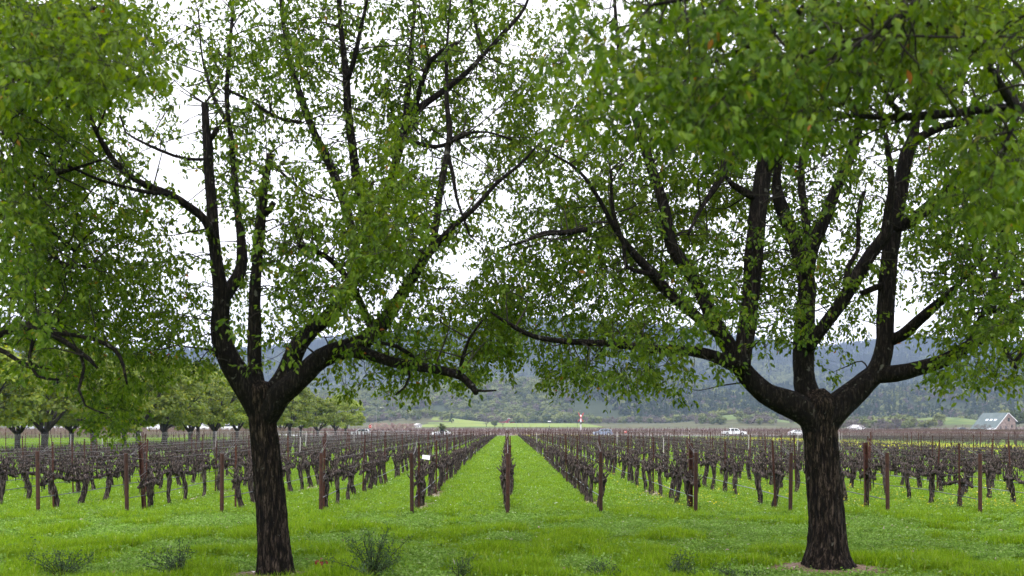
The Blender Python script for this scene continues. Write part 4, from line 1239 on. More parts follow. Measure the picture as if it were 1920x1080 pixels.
def bare_tree(name, px, D, H, R, seed, label, mat, group=None, zoff=0.0, thick=.02):
    """A leafless tree: forking limbs ending in a haze of fine twigs."""
    rng = np.random.default_rng(seed)
    x = (px - CX) / F * D
    root = thing(name, (x, D, float(hz(x, D)) + zoff), label, 'tree', group)
    tr = MB(); tr.tube(np.array([[0, 0, -.2], [0, 0, H * .3]]), [.2, .14], 8)
    tr.obj('trunk', M['bark_far'], root, True)
    tw = MB()
    def grow(p, d, l, r, dep):
        e = p + d * l
        tw.tube(np.array([p, (p + e) / 2 + rng.normal(0, .06 * l, 3), e]), [r, r * .8, r * .6], 4 if dep < 2 else 3, False)
        if dep >= 4: return
        for _ in range(3 if dep < 3 else 4):
            grow(e, unit((d + rng.normal(0, .6, 3) + [0, 0, .1])[None])[0], l * rng.uniform(.6, .8), max(r * .62, thick), dep + 1)
    for k in range(7):
        a = k * .9 + rng.normal(0, .3)
        grow(np.array([0, 0, H * .28]), unit(np.array([[math.cos(a) * R / H * 1.6, math.sin(a) * R / H * 1.6, .8]]))[0], H * .27, .09, 1)
    o = tw.obj('branches', mat, root); o['kind'] = 'stuff'
    return root

far_tree('cypress_tree', 847, 798, 780, 8.0, 2.9, M['conifer'], 71, 'dark pointed tree standing at the left end of the yellow-green meadow', conic=True)
far_tree('oak_tree', 927, 802, 655, 4.6, 2.6, M['oak'], 72, 'small round dark tree between two bare trees on the meadow', zb=.6)
bare_tree('bare_tree', 912, 655, 5.4, 3.0, 73, 'pale bare tree left of the round dark tree on the meadow', M['bare'])
bare_tree('bare_tree', 943, 660, 5.0, 2.8, 74, 'pale bare tree right of the round dark tree on the meadow', M['bare'])
for q, (px, D, H, R, lb) in enumerate([(1905, 520, 11, 5.5, 'tall dark oak right behind the stone barn'), (1925, 540, 12, 6, 'dark oak at the right picture edge behind the stone barn'), (1885, 560, 10.5, 5, 'dark oak rising just behind the ridge of the stone barn')]):
    far_tree('oak_tree', px, 806, D, H, R, M['oak'], 80 + q, lb, n=1600, size=.7)
for q, (px, D, H) in enumerate([(1786, 640, 3.0), (1768, 640, 2.8), (1752, 645, 2.9), (1736, 645, 2.6), (1718, 650, 2.7), (1802, 642, 2.9), (1820, 642, 2.7), (1836, 640, 3.0)]):
    far_tree('olive_tree', px, 786, D + 40, H, 2.0, M['oak'], 90 + q, ['grey-green olive tree, fourth', 'grey-green olive tree, fifth'][0].split(',')[0] + f', {ordn([5, 4, 3, 2, 1, 6, 7, 8][q])} from the left in the row above the grassy rise', n=300, size=.5, zb=.5, group='olive trees on the rise')
for q, px in enumerate([1575, 1592, 1618, 1640, 1662, 1836, 1848]):
    bare_tree('bare_tree', px, 470 + 6 * q if q < 5 else 410, 5.2 if q < 5 else 4.0, 3.2, 100 + q, ['bare grey tree just right of the thick camphor trunk', 'bare grey tree left of the white pavilion', 'bare grey tree right of the white pavilion', 'second bare grey tree right of the white pavilion', 'third bare grey tree right of the white pavilion', 'brownish bare tree in front of the left slope of the green barn roof', 'brownish bare tree below the eave corner of the stone barn'][q], M['bare'], 'bare trees before the hills')
for q, px in enumerate([705, 718, 731, 744, 757, 769]):
    bare_tree('orchard_tree', px, 291 + (q % 2) * 3, 3.6, 2.4, 120 + q, f'pinkish leafless orchard tree, {ordn(q + 1)} from the left above the dark wall', M['pinkish'], 'leafless orchard trees above the dark wall', .2, .045)
for q, (px, D, H) in enumerate([(100, 300, 10), (128, 310, 9), (160, 305, 11), (215, 320, 9), (20, 300, 11), (330, 330, 8), (440, 335, 8)]):
    far_tree('oak_tree', px, 806, D, H, 5.0, M['conifer'] if q % 2 else M['oak'], 140 + q, f'dark tree behind the parked cars beyond the avenue, {ordn([2, 3, 4, 5, 1, 6, 7][q])} from the left', n=1200, size=.6, zb=1.0, group='dark trees behind the avenue')

# ------------------------------------------------------------------ palm by the road
px_, Dp = 829, 219
pr = thing('palm_tree', ((px_ - CX) / F * Dp, Dp, 0), 'short bushy palm standing in front of the white sedan', 'palm')
pr.scale = (1.2, 1.2, 1.15)
mb = MB(); rough_tube(mb, crom(np.array([[0, 0, -.1, .38], [0, 0, .6, .42], [0, 0, 1.3, .45]]), .1), 14, .3, np.random.default_rng(1)); mb.obj('trunk', M['bark_far'], pr, True)
M['palm'] = leafy('palm_frond', [(0.0, (0.05, 0.075, 0.02)), (1.0, (0.13, 0.16, 0.05))], .2)
rng = np.random.default_rng(2)
for k in range(34):
    a = rng.uniform(0, 6.28); el = rng.uniform(.15, 1.4); L = rng.uniform(1.7, 2.4)
    mb = MB(); t = np.linspace(0, 1, 7)
    hx = np.cos(el) * L * t; zz = 1.3 + np.sin(el) * L * t - .75 * L * t ** 2 * .6
    C = np.c_[hx * math.cos(a), hx * math.sin(a), zz]
    mb.tube(C, np.linspace(.03, .008, 7), 3, False)
    side = np.array([-math.sin(a), math.cos(a), 0])
    for q in range(1, 7):
        for sg in (-1, 1):
            for h in (0, .5):
                b0 = C[q] * (1 - h) + C[q - 1] * h
                e = b0 + side * sg * .5 * (1 - .5 * t[q]) + (C[q] - C[q - 1]) * .8 + [0, 0, -.05]
                w = (C[q] - C[q - 1]) * .3
                mb.add([b0 - w, b0 + w, e], T=[[0, 1, 2]])
    mb.obj('frond', M['palm'], pr)

# ------------------------------------------------------------------ vehicles
def paint(name, c):
    m = plain(name, c, .3); m.node_tree.nodes['Principled BSDF'].inputs['Coat Weight'].default_value = .4; return m
PAINT = {'white': paint('white_car_paint', (.7, .7, .71)), 'blue': paint('grey_blue_car_paint', (.22, .26, .36)), 'silver': paint('silver_car_paint', (.42, .44, .47)), 'dark': paint('dark_car_paint', (.06, .07, .09))}
def vehicle(kind, name, px, D, col, face, label, cat, lift=0.0, group=None):
    """Built along x, nose towards +x; face = +1 nose to the right of the picture, -1 to the left."""
    x = (px - CX) / F * D
    root = thing(name, (x, D, float(hz(x, D)) + .04 + lift), label, cat, group, 0 if face > 0 else math.pi)
    root.scale = (.94, .94, .94)
    mat = PAINT[col]
    if kind == 'sedan':
        L, Wd, wb, wr = 4.7, 1.8, 1.38, .33
        low = [(-2.32, .3), (-2.35, .62), (-2.25, .92), (-1.7, .98), (.95, .94), (1.9, .84), (2.25, .66), (2.33, .42), (2.28, .26), (-2.2, .24)]
        cabn = [(-1.85, .96), (-1.15, 1.38), (-.6, 1.45), (.25, 1.42), (1.05, .95)]
        panes = [[(-1.42, 1.0), (-1.08, 1.3), (-.45, 1.37), (-.45, 1.0)], [(-.38, 1.0), (-.38, 1.37), (.2, 1.34), (.78, 1.0)]]
    elif kind == 'suv':
        L, Wd, wb, wr = 4.65, 1.85, 1.36, .37
        low = [(-2.28, .36), (-2.32, .75), (-2.25, 1.05), (-1.6, 1.08), (.95, 1.04), (1.85, .96), (2.25, .78), (2.32, .5), (2.26, .3), (-2.2, .3)]
        cabn = [(-2.2, 1.06), (-1.9, 1.55), (-1.2, 1.68), (.1, 1.66), (.5, 1.55), (1.15, 1.05)]
        panes = [[(-1.95, 1.12), (-1.75, 1.5), (-1.3, 1.58), (-1.25, 1.12)], [(-1.18, 1.12), (-1.18, 1.6), (-.25, 1.6), (-.25, 1.12)], [(-.18, 1.12), (-.18, 1.6), (.1, 1.58), (.42, 1.48), (.85, 1.12)]]
    elif kind == 'van':
        L, Wd, wb, wr = 5.0, 1.95, 1.5, .36
        low = [(-2.48, .35), (-2.5, 1.1), (1.2, 1.12), (2.1, 1.0), (2.45, .75), (2.48, .4), (-2.4, .3)]
        cabn = [(-2.48, 1.1), (-2.4, 1.95), (-2.2, 2.05), (.3, 2.03), (.75, 1.85), (1.5, 1.1)]
        panes = [[(-2.2, 1.25), (-2.2, 1.8), (-.9, 1.8), (-.9, 1.25)], [(-.8, 1.25), (-.8, 1.8), (.4, 1.78), (.65, 1.7), (1.1, 1.25)]]
    else:
        L, Wd, wb, wr = 5.8, 1.95, 1.78, .4
        low = [(-2.88, .5), (-2.9, 1.12), (-1.05, 1.14), (1.3, 1.14), (2.3, 1.08), (2.78, .98), (2.9, .7), (2.88, .42), (-2.8, .42)]
        cabn = [(-1.08, 1.12), (-1.0, 1.72), (-.85, 1.82), (.55, 1.8), (.8, 1.68), (1.45, 1.12)]
        panes = [[(-.92, 1.18), (-.86, 1.7), (-.1, 1.73), (-.1, 1.18)], [(-.03, 1.18), (-.03, 1.73), (.55, 1.7), (.7, 1.6), (1.15, 1.18)]]
    h = Wd / 2
    mb = MB(); mb.prism(low, -h, h); o = mb.obj('body', mat, root)
    bv = o.modifiers.new('edge', 'BEVEL'); bv.width = .06; bv.segments = 2
    mb = MB()
    n = len(cabn); zt = max(p[1] for p in cabn); zb_ = min(p[1] for p in cabn)
    ins = [h - .04 - .2 * (p[1] - zb_) / (zt - zb_) for p in cabn]
    v = [(p[0], -w, p[1]) for p, w in zip(cabn, ins)] + [(p[0], w, p[1]) for p, w in zip(cabn, ins)]
    mb.add(v, Q=[[i_, (i_ + 1) % n, n + (i_ + 1) % n, n + i_] for i_ in range(n)])
    for s0, rev in ((0, 1), (n, 0)):
        c = np.mean(np.array(v[s0:s0 + n]), 0)
        mb.add(v[s0:s0 + n] + [tuple(c)], T=[[(i_ + 1) % n, i_, n] if rev else [i_, (i_ + 1) % n, n] for i_ in range(n)])
    cb = mb.obj('cabin', mat, root)
    def pane(pts, sg):
        q = [(p[0], sg * (h - .04 - .2 * (p[1] - zb_) / (zt - zb_) + .012), p[1]) for p in pts]
        m2 = MB(); c = np.mean(np.array(q), 0); k = len(q)
        m2.add(q + [tuple(c)], T=[[i_, (i_ + 1) % k, k] if sg < 0 else [(i_ + 1) % k, i_, k] for i_ in range(k)])
        w_ = m2.obj('window', M['glass'], root)
    for pn in panes:
        for sg in (-1, 1): pane(pn, sg)
    # windscreen and rear window
    def screen(a, b, nm):
        a = np.array(a); b = np.array(b); d = b - a; a2 = a + d * .12; b2 = a + d * .9
        nn = np.array([-d[1], d[0]]); nn = nn / np.linalg.norm(nn) * .012
        if nn[1] < 0: nn = -nn
        q = []
        for p in (a2, b2):
            w = h - .12 - .2 * (p[1] - zb_) / (zt - zb_)
            q.append([(p[0] + nn[0], -w, p[1] + nn[1]), (p[0] + nn[0], w, p[1] + nn[1])])
        m2 = MB(); m2.add([q[0][0], q[0][1], q[1][1], q[1][0]], Q=[[0, 1, 2, 3]]); m2.obj(nm, M['glass'], root)
    screen(cabn[-1], cabn[-2], 'windscreen'); screen(cabn[0], cabn[1], 'rear_window')
    for sx in (-1, 1):
        for sg in (-1, 1):
            cx = sx * wb; yy = sg * (h - .1)
            m2 = MB(); m2.tube(np.array([[cx, yy - .11, wr], [cx, yy + .11 + .015 * sg, wr]]), wr, 20); w = m2.obj('wheel', M['tyre'], root)
            m2 = MB(); m2.tube(np.array([[cx, yy + .1 * sg, wr], [cx, yy + .14 * sg, wr]]), [wr * .66, wr * .6], 14); m2.obj('rim', M['rim'], w)
            m2 = MB()
            t = np.linspace(0, math.pi, 9)
            m2.tube(np.c_[cx + (wr + .05) * np.cos(t), np.full(9, sg * (h + .004)), wr + (wr + .05) * np.sin(t)], .035, 5); m2.obj('wheel_arch', M['tyre'], root)
    for sg in (-1, 1):
        zf = low[-4][1] if False else (low[5][1] + low[6][1]) / 2
        m2 = MB(); m2.box((L / 2 - .12, sg * (h - .28), zf - .02), (.2, .42, .13)); m2.obj('headlight', M['head_lamp'], root)
        m2 = MB(); m2.box((-L / 2 + .05, sg * (h - .12), low[2][1] - .18), (.12, .2, .26)); m2.obj('tail_light', M['tail_lamp'], root)
        m2 = MB(); m2.box((.75 if kind != 'van' else 1.15, sg * (h + .06), zb_ + .1), (.1, .18, .13)); m2.obj('wing_mirror', mat, root)
    for z_, xx in ((.34, L / 2 - .06), (.4, -L / 2 + .05)):
        m2 = MB(); m2.box((xx, 0, z_ + .05), (.14, Wd * .92, .14)); m2.obj('bumper', M['tyre'] if kind == 'pickup' else mat, root)
    if kind == 'pickup':
        m2 = MB(); m2.box((-1.98, 0, 1.135), (1.6, Wd - .3, .03)); m2.obj('cargo_bed', M['dark_pole'], root)
    for sg in (-1, 1):
        for pn in panes[:2]:
            m2 = MB(); m2.box((pn[0][0] + .25, sg * (h + .012), zb_ - .14), (.18, .02, .035)); m2.obj('door_handle', M['tyre'], root)
    return root
vehicle('pickup', 'pickup_truck', 1376, 226, 'white', 1, 'white crew-cab pickup on the road, left of the thick camphor trunk', 'pickup truck')
vehicle('suv', 'sport_utility_car', 1130, 226, 'blue', -1, 'grey-blue hatchback car on the road right of the red-bladed wind machine', 'car')
vehicle('sedan', 'sedan', 828, 227, 'white', -1, 'white sedan on the road half hidden behind the short palm', 'car')
vehicle('suv', 'sport_utility_car', 676, 226, 'white', -1, 'white car on the road left of the round red sign', 'car')
vehicle('sedan', 'sedan', 295, 226, 'white', 1, 'low white sedan beyond the tan canes, between two avenue trunks', 'car', .25)
vehicle('van', 'van', 372, 226, 'white', 1, 'white van beyond the tan canes behind a forked avenue trunk', 'van', .1)
vehicle('van', 'van', 428, 226, 'white', -1, 'white van partly hidden right of a low-branched avenue tree', 'van', 0)
vehicle('suv', 'sport_utility_car', 45, 225, 'silver', 1, 'pale silver car at the far left behind the tan canes', 'car', .35)
vehicle('sedan', 'sedan', 76, 228, 'blue', 1, 'bluish sedan just right of the pale silver car at far left', 'car', .35)
vehicle('sedan', 'sedan', 1497, 227, 'white', 1, 'white sedan nose peeping out just left of the thick camphor trunk', 'car')
vehicle('suv', 'sport_utility_car', 1806, 395, 'dark', 1, 'dark car parked on the grass left of the stone barn', 'car', .2)
vehicle('sedan', 'sedan', 1857, 400, 'white', -1, 'white car parked at the foot of the stone barn', 'car', .2)

# ------------------------------------------------------------------ signs, poles, wind machine
def text_part(txt, size, mat, parent, loc, rot):
    c = bpy.data.curves.new('lettering', 'FONT'); c.body = txt; c.size = size; c.align_x = 'CENTER'; c.align_y = 'CENTER'; c.extrude = .003
    c.materials.append(mat)
    o = bpy.data.objects.new('lettering', c); COL.objects.link(o); o.parent = parent; o.location = loc; o.rotation_euler = rot
    me = bpy.data.meshes.new_from_object(o); c_ = link('lettering', me, None, parent, loc); c_.rotation_euler = rot
    bpy.data.objects.remove(o)
    return c_
Ds = 219.5
s_ = thing('stop_sign', ((694 - CX) / F * Ds, Ds, 0), 'red octagonal stop sign beside the road, left of the pink orchard trees', 'road sign')
mb = MB(); mb.tube(np.array([[0, .03, -.1], [0, .03, 2.3]]), .035, 8); mb.obj('pole', M['grey_pole'], s_)
def octagon(r, y0, y1):
    m2 = MB(); m2.prism([(r * math.cos(math.pi / 8 + k * math.pi / 4), 2.15 + r * math.sin(math.pi / 8 + k * math.pi / 4)) for k in range(8)], y0, y1); return m2
octagon(.42, -.012, 0).obj('sign_border', M['white'], s_)
octagon(.385, -.02, -.013).obj('sign_face', M['red'], s_)
text_part('STOP', .27, M['white'], s_, (0, -.024, 2.15), (math.pi / 2, 0, 0))
Ds = 219.5
s_ = thing('roadside_sign', ((1172.5 - CX) / F * Ds, Ds, 0), 'small low red sign board beside the road, right of the grey-blue car', 'sign')
mb = MB(); mb.box((0, 0, .95), (.62, .03, .42)); mb.obj('board', M['red'], s_)
mb = MB(); mb.box((-.06, -.018, .98), (.3, .006, .12)); mb.obj('white_panel', M['white'], s_)
for sx in (-.26, .26):
    mb = MB(); mb.box((sx, .022, .55), (.04, .014, 1.2)); mb.obj('leg', M['dark_pole'], s_)

def pole(px, D, H, label, r=.07, mat='grey_pole', head=None, group='poles along the far road'):
    x = (px - CX) / F * D
    root = thing('utility_pole', (x, D, float(hz(x, D))), label, 'pole', group)
    mb = MB(); mb.tube(np.array([[0, 0, -.2], [0, 0, H]]), [r, r * .7], 8); mb.obj('shaft', M[mat], root)
    if head == 'arm':
        mb = MB(); mb.box((0, 0, H - .25), (1.7, .09, .1)); mb.obj('cross_arm', M[mat], root)
    if head == 'lamp':
        mb = MB(); mb.tube(np.array([[0, 0, H], [.5, 0, H + .3], [1.2, 0, H + .35]]), .04, 6); a = mb.obj('lamp_arm', M[mat], root)
        mb = MB(); mb.box((1.35, 0, H + .33), (.5, .18, .12)); mb.obj('lamp_head', M['white'], a)
    if head == 'box':
        mb = MB(); mb.box((0, 0, H), (1.5, .5, .35), taper=.7); mb.obj('equipment_box', M['white'], root)
        mb = MB(); mb.tube(np.array([[0, -.14, H * .2], [0, -.14, H * .55]]), .14, 8); mb.obj('meter', M['dark_pole'], root)
    return root
pole(968.5, 440, 4.1, 'plain grey pole, leftmost of three slender poles right of the middle row end')
pole(979.5, 440, 5.6, 'tallest of the three slender grey poles right of the middle row end')
pole(992.5, 440, 4.2, 'plain grey pole, rightmost of three slender poles right of the middle row end')
pole(1030, 430, 4.4, 'pole topped by a white equipment box, left of the wind machine', head='box')
pole(1082.5, 430, 5.0, 'dark pole close beside the white tower of the wind machine', mat='dark_pole', r=.1)
pole(706, 330, 8.2, 'tall street lamp pole behind the leafless orchard trees', head='lamp')
pole(783, 380, 4.6, 'grey pole beside the small white house', head='arm')
pole(1453, 560, 6.5, 'pale thin pole on the field behind the pickup truck', r=.09)
pole(1373, 560, 5.5, 'pale thin pole rising just above the pickup truck', r=.07)

Dw = 425; xw = (1089 - CX) / F * Dw
wm = thing('wind_machine', (xw, Dw, float(hz(xw, Dw))), 'white frost fan tower with red crossed blades standing behind the road', 'wind machine')
mb = MB(); mb.tube(np.array([[0, 0, -.2], [0, 0, 7.2]]), [.34, .24], 14); mb.obj('tower', M['white'], wm, True)
mb = MB(); mb.box((0, -.1, 5.9), (.5, .9, .5)); mb.tube(np.array([[0, -.5, 5.9], [0, -.95, 5.9]]), .16, 10); mb.obj('gearbox', M['red'], wm)
mb = MB(); mb.box((0, -.5, 3.6), (.55, .5, 1.0)); mb.obj('control_box', M['dark_pole'], wm)
for k, a in enumerate((62, 118, 233, 300)):
    a = math.radians(a); d = np.array([math.cos(a), 0, math.sin(a)]); w = np.array([-math.sin(a), 0.25, math.cos(a)])
    c = np.array([0, -.9, 5.9]); L = 2.5 if k < 2 else 2.1
    mb = MB()
    v = []
    for t, ww in ((.1, .1), (.4, .15), (.8, .14), (1, .08)):
        for yy in (-.03, .03): v += [c + d * L * t - w * ww + [0, yy, 0], c + d * L * t + w * ww + [0, yy, 0]]
    Q = []
    for q in range(3):
        b = q * 4
        Q += [[b, b + 1, b + 5, b + 4], [b + 2, b + 6, b + 7, b + 3], [b, b + 4, b + 6, b + 2], [b + 1, b + 3, b + 7, b + 5]]
    Q += [[0, 2, 3, 1], [12, 13, 15, 14]]
    mb.add(v, Q=Q); mb.obj('blade', M['red'], wm)

# ------------------------------------------------------------------ buildings and walls
M['stone'] = noisy('barn_stone', [(0.3, (0.16, 0.12, 0.1)), (0.5, (0.27, 0.21, 0.18)), (0.7, (0.36, 0.3, 0.27))], scale=1.5, rough=.9)
M['green_roof'] = noisy('green_metal_roof', [(0.3, (0.09, 0.125, 0.12)), (0.7, (0.13, 0.165, 0.16))], scale=.6, rough=.5)
M['sky_light'] = plain('skylight_glass', (.6, .65, .7), .1)
Db = 455; xb = (1886 - CX) / F * Db
bn = thing('stone_barn', (xb, Db, float(hz(xb, Db))), 'stone barn with long green metal roof and white gable trim at right', 'barn', None, math.radians(24))
gp = np.array([(-6.0, 0), (-6.0, 2.0), (1.2, 8.4), (6.2, 5.0), (6.2, 0)])
mb = MB(); mb.prism([tuple(p) for p in gp], 0, 13); mb.obj('wall', M['stone'], bn)
# stones picked out on the gable face, laid in courses
sr = np.random.default_rng(6); stones = []
zc = .1
while zc < 8:
    hgt = sr.uniform(.34, .5); xs = -6
    while xs < 6.1:
        w = sr.uniform(.5, .95)
        x0, x1 = xs + .04, min(xs + w - .04, 6.1); zt = zc + hgt - .06
        top = min(np.interp(x0, [-6, 1.2, 6.2], [2, 8.4, 5.0]), np.interp(x1, [-6, 1.2, 6.2], [2, 8.4, 5.0])) - .25
        hole = any(x1 > a and x0 < b and zt > c and zc < d for a, b, c, d in ((1.0, 2.6, 4.4, 6.2), (3.2, 4.5, 1.6, 3.0), (-3.9, -2.8, -.1, 2.4), (-.6, .6, -.1, 2.5)))
        if x1 - x0 > .15 and zt < top and not hole: stones.append((x0, x1, zc, zt))
        xs += w
    zc += hgt
sm_ = [mk_mesh('stone', np.array([[-.5, 0, -.5], [.5, 0, -.5], [.5, 0, .5], [-.5, 0, .5], [-.42, -1, -.4], [.43, -1, -.42], [.42, -1, .42], [-.43, -1, .4]]), [np.array([[4, 5, 6, 7], [0, 1, 5, 4], [1, 2, 6, 5], [2, 3, 7, 6], [3, 0, 4, 7]])]) for _ in range(1)]
M['stone_unit'] = noisy('stone_unit', [(0.3, (0.2, 0.15, 0.125)), (0.7, (0.36, 0.29, 0.26))], scale=2, rough=.9, rnd=.35)
sm_[0].materials.append(M['stone_unit'])
order_ = sr.permutation(len(stones))[:290]
for q in order_:
    x0, x1, z0, z1 = stones[q]
    o = bpy.data.objects.new('stone', sm_[0]); COL.objects.link(o); o.parent = bn
    o.location = ((x0 + x1) / 2, -.002, (z0 + z1) / 2); o.scale = (x1 - x0, sr.uniform(.03, .07), z1 - z0)
def slab(a, b, y0, y1, th, mat, name, par):
    a = np.array(a); b = np.array(b); d = (b - a) / np.linalg.norm(b - a); nn = np.array([-d[1], d[0]]); nn = nn if nn[1] > 0 else -nn
    m2 = MB(); m2.prism([tuple(a + nn * .02), tuple(b + nn * .02), tuple(b + nn * (.02 + th)), tuple(a + nn * (.02 + th))], y0, y1); return m2.obj(name, mat, par)
rf = slab((-7.2, .95), (1.2, 8.42), -.4, 13.4, .16, M['green_roof'], 'roof', bn)
slab((1.22, 8.40), (6.9, 4.5), -.4, 13.4, .16, M['green_roof'], 'roof', bn)
for k in range(3):
    t0, t1 = .50, .60; a = np.array([-7.2, .95]); b = np.array([1.2, 8.42])
    slab(a + (b - a) * t0 + [-.12, .13], a + (b - a) * t1 + [-.12, .13], 2.6 + k * 2.3, 4.0 + k * 2.3, .08, M['sky_light'], 'skylight', bn)
for k in range(20):
    slab((-7.2 - .1, .95 + .12), (1.2 - .1, 8.42 + .12), -.35 + k * .7, -.31 + k * .7, .06, M['green_roof'], 'roof_seam', rf)
slab((-7.25, .75), (1.2, 8.2), -.46, -.405, .34, M['white'], 'gable_trim', bn); slab((1.2, 8.2), (6.95, 4.28), -.46, -.405, .34, M['white'], 'gable_trim', bn)
for (x0, x1, z0, z1, nm) in ((1.15, 2.45, 4.5, 6.1, 'window'), (3.35, 4.35, 1.7, 2.9, 'window'), (-3.8, -2.9, 0, 2.3, 'door'), (-.5, .5, 0, 2.4, 'door')):
    mb = MB(); mb.box(((x0 + x1) / 2, -.03, (z0 + z1) / 2), (x1 - x0, .05, z1 - z0)); w = mb.obj(nm, M['glass'] if nm == 'window' else M['dark_pole'], bn)
    mb = MB()
    for c, s2 in ((((x0 + x1) / 2, -.05, z1 + .06), (x1 - x0 + .24, .09, .12)), ((x0 - .06, -.05, (z0 + z1) / 2), (.12, .09, z1 - z0)), ((x1 + .06, -.05, (z0 + z1) / 2), (.12, .09, z1 - z0))): mb.box(c, s2)
    mb.obj('frame', M['stone'], w)

def house(px, D, W_, Lg, hw, hr, rz, wallm, roofm, name, label, cat):
    x = (px - CX) / F * D
    r = thing(name, (x, D, float(hz(x, D)) - .1), label, cat, None, rz)
    mb = MB(); mb.prism([(-W_ / 2, 0), (-W_ / 2, hw), (0, hw + hr), (W_ / 2, hw), (W_ / 2, 0)], -Lg / 2, Lg / 2); mb.obj('wall', wallm, r)
    for sg in (-1, 1): slab((0 + .002 * sg, hw + hr), (sg * (W_ / 2 + .5), hw - .3 * hr / W_ * 2), -Lg / 2 - .4, Lg / 2 + .4, .2, roofm, 'roof', r)
    for xx in (-W_ * .25, W_ * .25):
        mb = MB(); mb.box((xx, -Lg / 2 - .02, hw * .55), (W_ * .16, .06, hw * .35)); mb.obj('window', M['glass'], r)
    mb = MB(); mb.box((0, -Lg / 2 - .02, hw * .33), (W_ * .15, .06, hw * .66)); mb.obj('door', M['white'], r)
    for k in range(3):
        mb = MB(); mb.box((W_ / 2 + .02, -Lg / 4 + k * Lg / 4, hw * .55), (.06, Lg * .1, hw * .35)); mb.obj('window', M['glass'], r)
    return r
M['barn_red'] = plain('barn_red', (.42, .05, .06), .7)
M['pale_roof'] = plain('pale_roof', (.55, .53, .52), .7)
hb = house(957, 905, 5.5, 8, 2.2, 2.0, math.radians(-18), M['barn_red'], M['barn_red'], 'red_barn', 'red barn with white gable edge at the top of the yellow-green meadow', 'barn')
for sg in (-1, 1): slab((0 + .002 * sg, 4.25), (sg * 3.3, 1.9), -4.56, -4.42, .5, M['white'], 'gable_trim', hb)
mb = MB(); mb.prism([(-10.5, 0), (-10.5, 1.8), (-6.8, 3.4), (-3.2, 1.8), (-3.2, 0)], 0, 5); mb.obj('side_wing', M['barn_red'], hb)
house(784, 640, 3.2, 3.8, 1.6, .9, math.radians(35), M['pale_roof'], M['pale_roof'], 'white_house', 'small white house right of the pink orchard trees', 'house')
house(1606, 500, 5.0, 6, 1.6, 1.3, math.radians(20), M['white'], M['pale_roof'], 'pavilion', 'low white pavilion behind the vines right of the thick camphor trunk', 'pavilion')
house(1442, 800, 5.5, 4, 1.8, 1.0, math.radians(80), M['white'], M['green_roof'], 'shed', 'tiny green-roofed shed beside the grassy knoll', 'shed')
house(112, 320, 6, 12, 3.2, 1.6, math.radians(70), M['white'], M['pale_roof'], 'farmhouse', 'white farmhouse half hidden behind the avenue trees at far left', 'house')
xw0, xw1 = (708 - CX) / F * 287, (766 - CX) / F * 287
w_ = thing('retaining_wall', ((xw0 + xw1) / 2, 287, 0), 'low dark wall under the pink orchard trees', 'wall')
mb = MB(); mb.box((0, 0, .42), (xw1 - xw0, .35, .9)); mb.obj('wall_face', M['dark_pole'], w_)
mb = MB(); mb.box((0, 0, .905), (xw1 - xw0 + .1, .45, .07)); mb.obj('coping', M['pale_stake'], w_)

# ------------------------------------------------------------------ grass, weeds, flowers, litter
GR = bpy.data.collections.new('grass_kinds')
def clump(seed, nb, h, spread, w, lean, mat):
    rng = np.random.default_rng(seed); mb = MB()
    for _ in range(nb):
        b = np.r_[rng.normal(0, spread, 2), -.01]; a = rng.uniform(0, 6.28); d = np.array([math.cos(a), math.sin(a), 0]); s2 = np.array([-d[1], d[0], 0]) * w * rng.uniform(.7, 1.3)
        hh = h * rng.uniform(.55, 1.25); l = lean * rng.uniform(.2, 1.2) * hh
        p1 = b + d * l * .3 + [0, 0, hh * .55]; p2 = b + d * l + [0, 0, hh * (1 - .25 * min(1, l / hh))]
        mb.add([b - s2, b + s2, p1 + s2 * .8, p1 - s2 * .8, p2], T=[[3, 2, 4]], Q=[[0, 1, 2, 3]])
    me = mb.mesh('grass_kind'); me.materials.append(mat)
    o = bpy.data.objects.new('grass_kind', me); GR.objects.link(o); return o
def weed(seed, n, h, spread, size, mat, petals=None, npet=0):
    rng = np.random.default_rng(seed); mb = MB()
    for _ in range(n):
        b = np.r_[rng.normal(0, spread, 2), rng.uniform(.02, h)]; nn = unit((rng.normal(0, .6, 3) + [0, 0, 1])[None])[0]
        a = unit(np.cross(nn, rng.normal(0, 1, 3))[None])[0]; c = np.cross(nn, a); s2 = size * rng.uniform(.6, 1.3)
        mb.add([b - a * s2, b - c * s2 * .6, b + a * s2, b + c * s2 * .6], Q=[[0, 1, 2, 3]])
    nv = mb.n
    base_faces = len(mb.Q)
    for _ in range(npet):
        b = np.r_[rng.normal(0, spread, 2), rng.uniform(h * .9, h * 1.5)]; nn = unit((rng.normal(0, .5, 3) + [0, 0, 1])[None])[0]
        a = unit(np.cross(nn, rng.normal(0, 1, 3))[None])[0]; c = np.cross(nn, a); s2 = size * rng.uniform(.5, .9)
        mb.add([b - a * s2, b - c * s2, b + a * s2, b + c * s2], Q=[[0, 1, 2, 3]])
    me = mb.mesh('weed_kind'); me.materials.append(mat)
    if npet:
        me.materials.append(petals)
        for q in range(base_faces, base_faces + npet): me.polygons[q].material_index = 1
    o = bpy.data.objects.new('weed_kind', me); GR.objects.link(o); return o
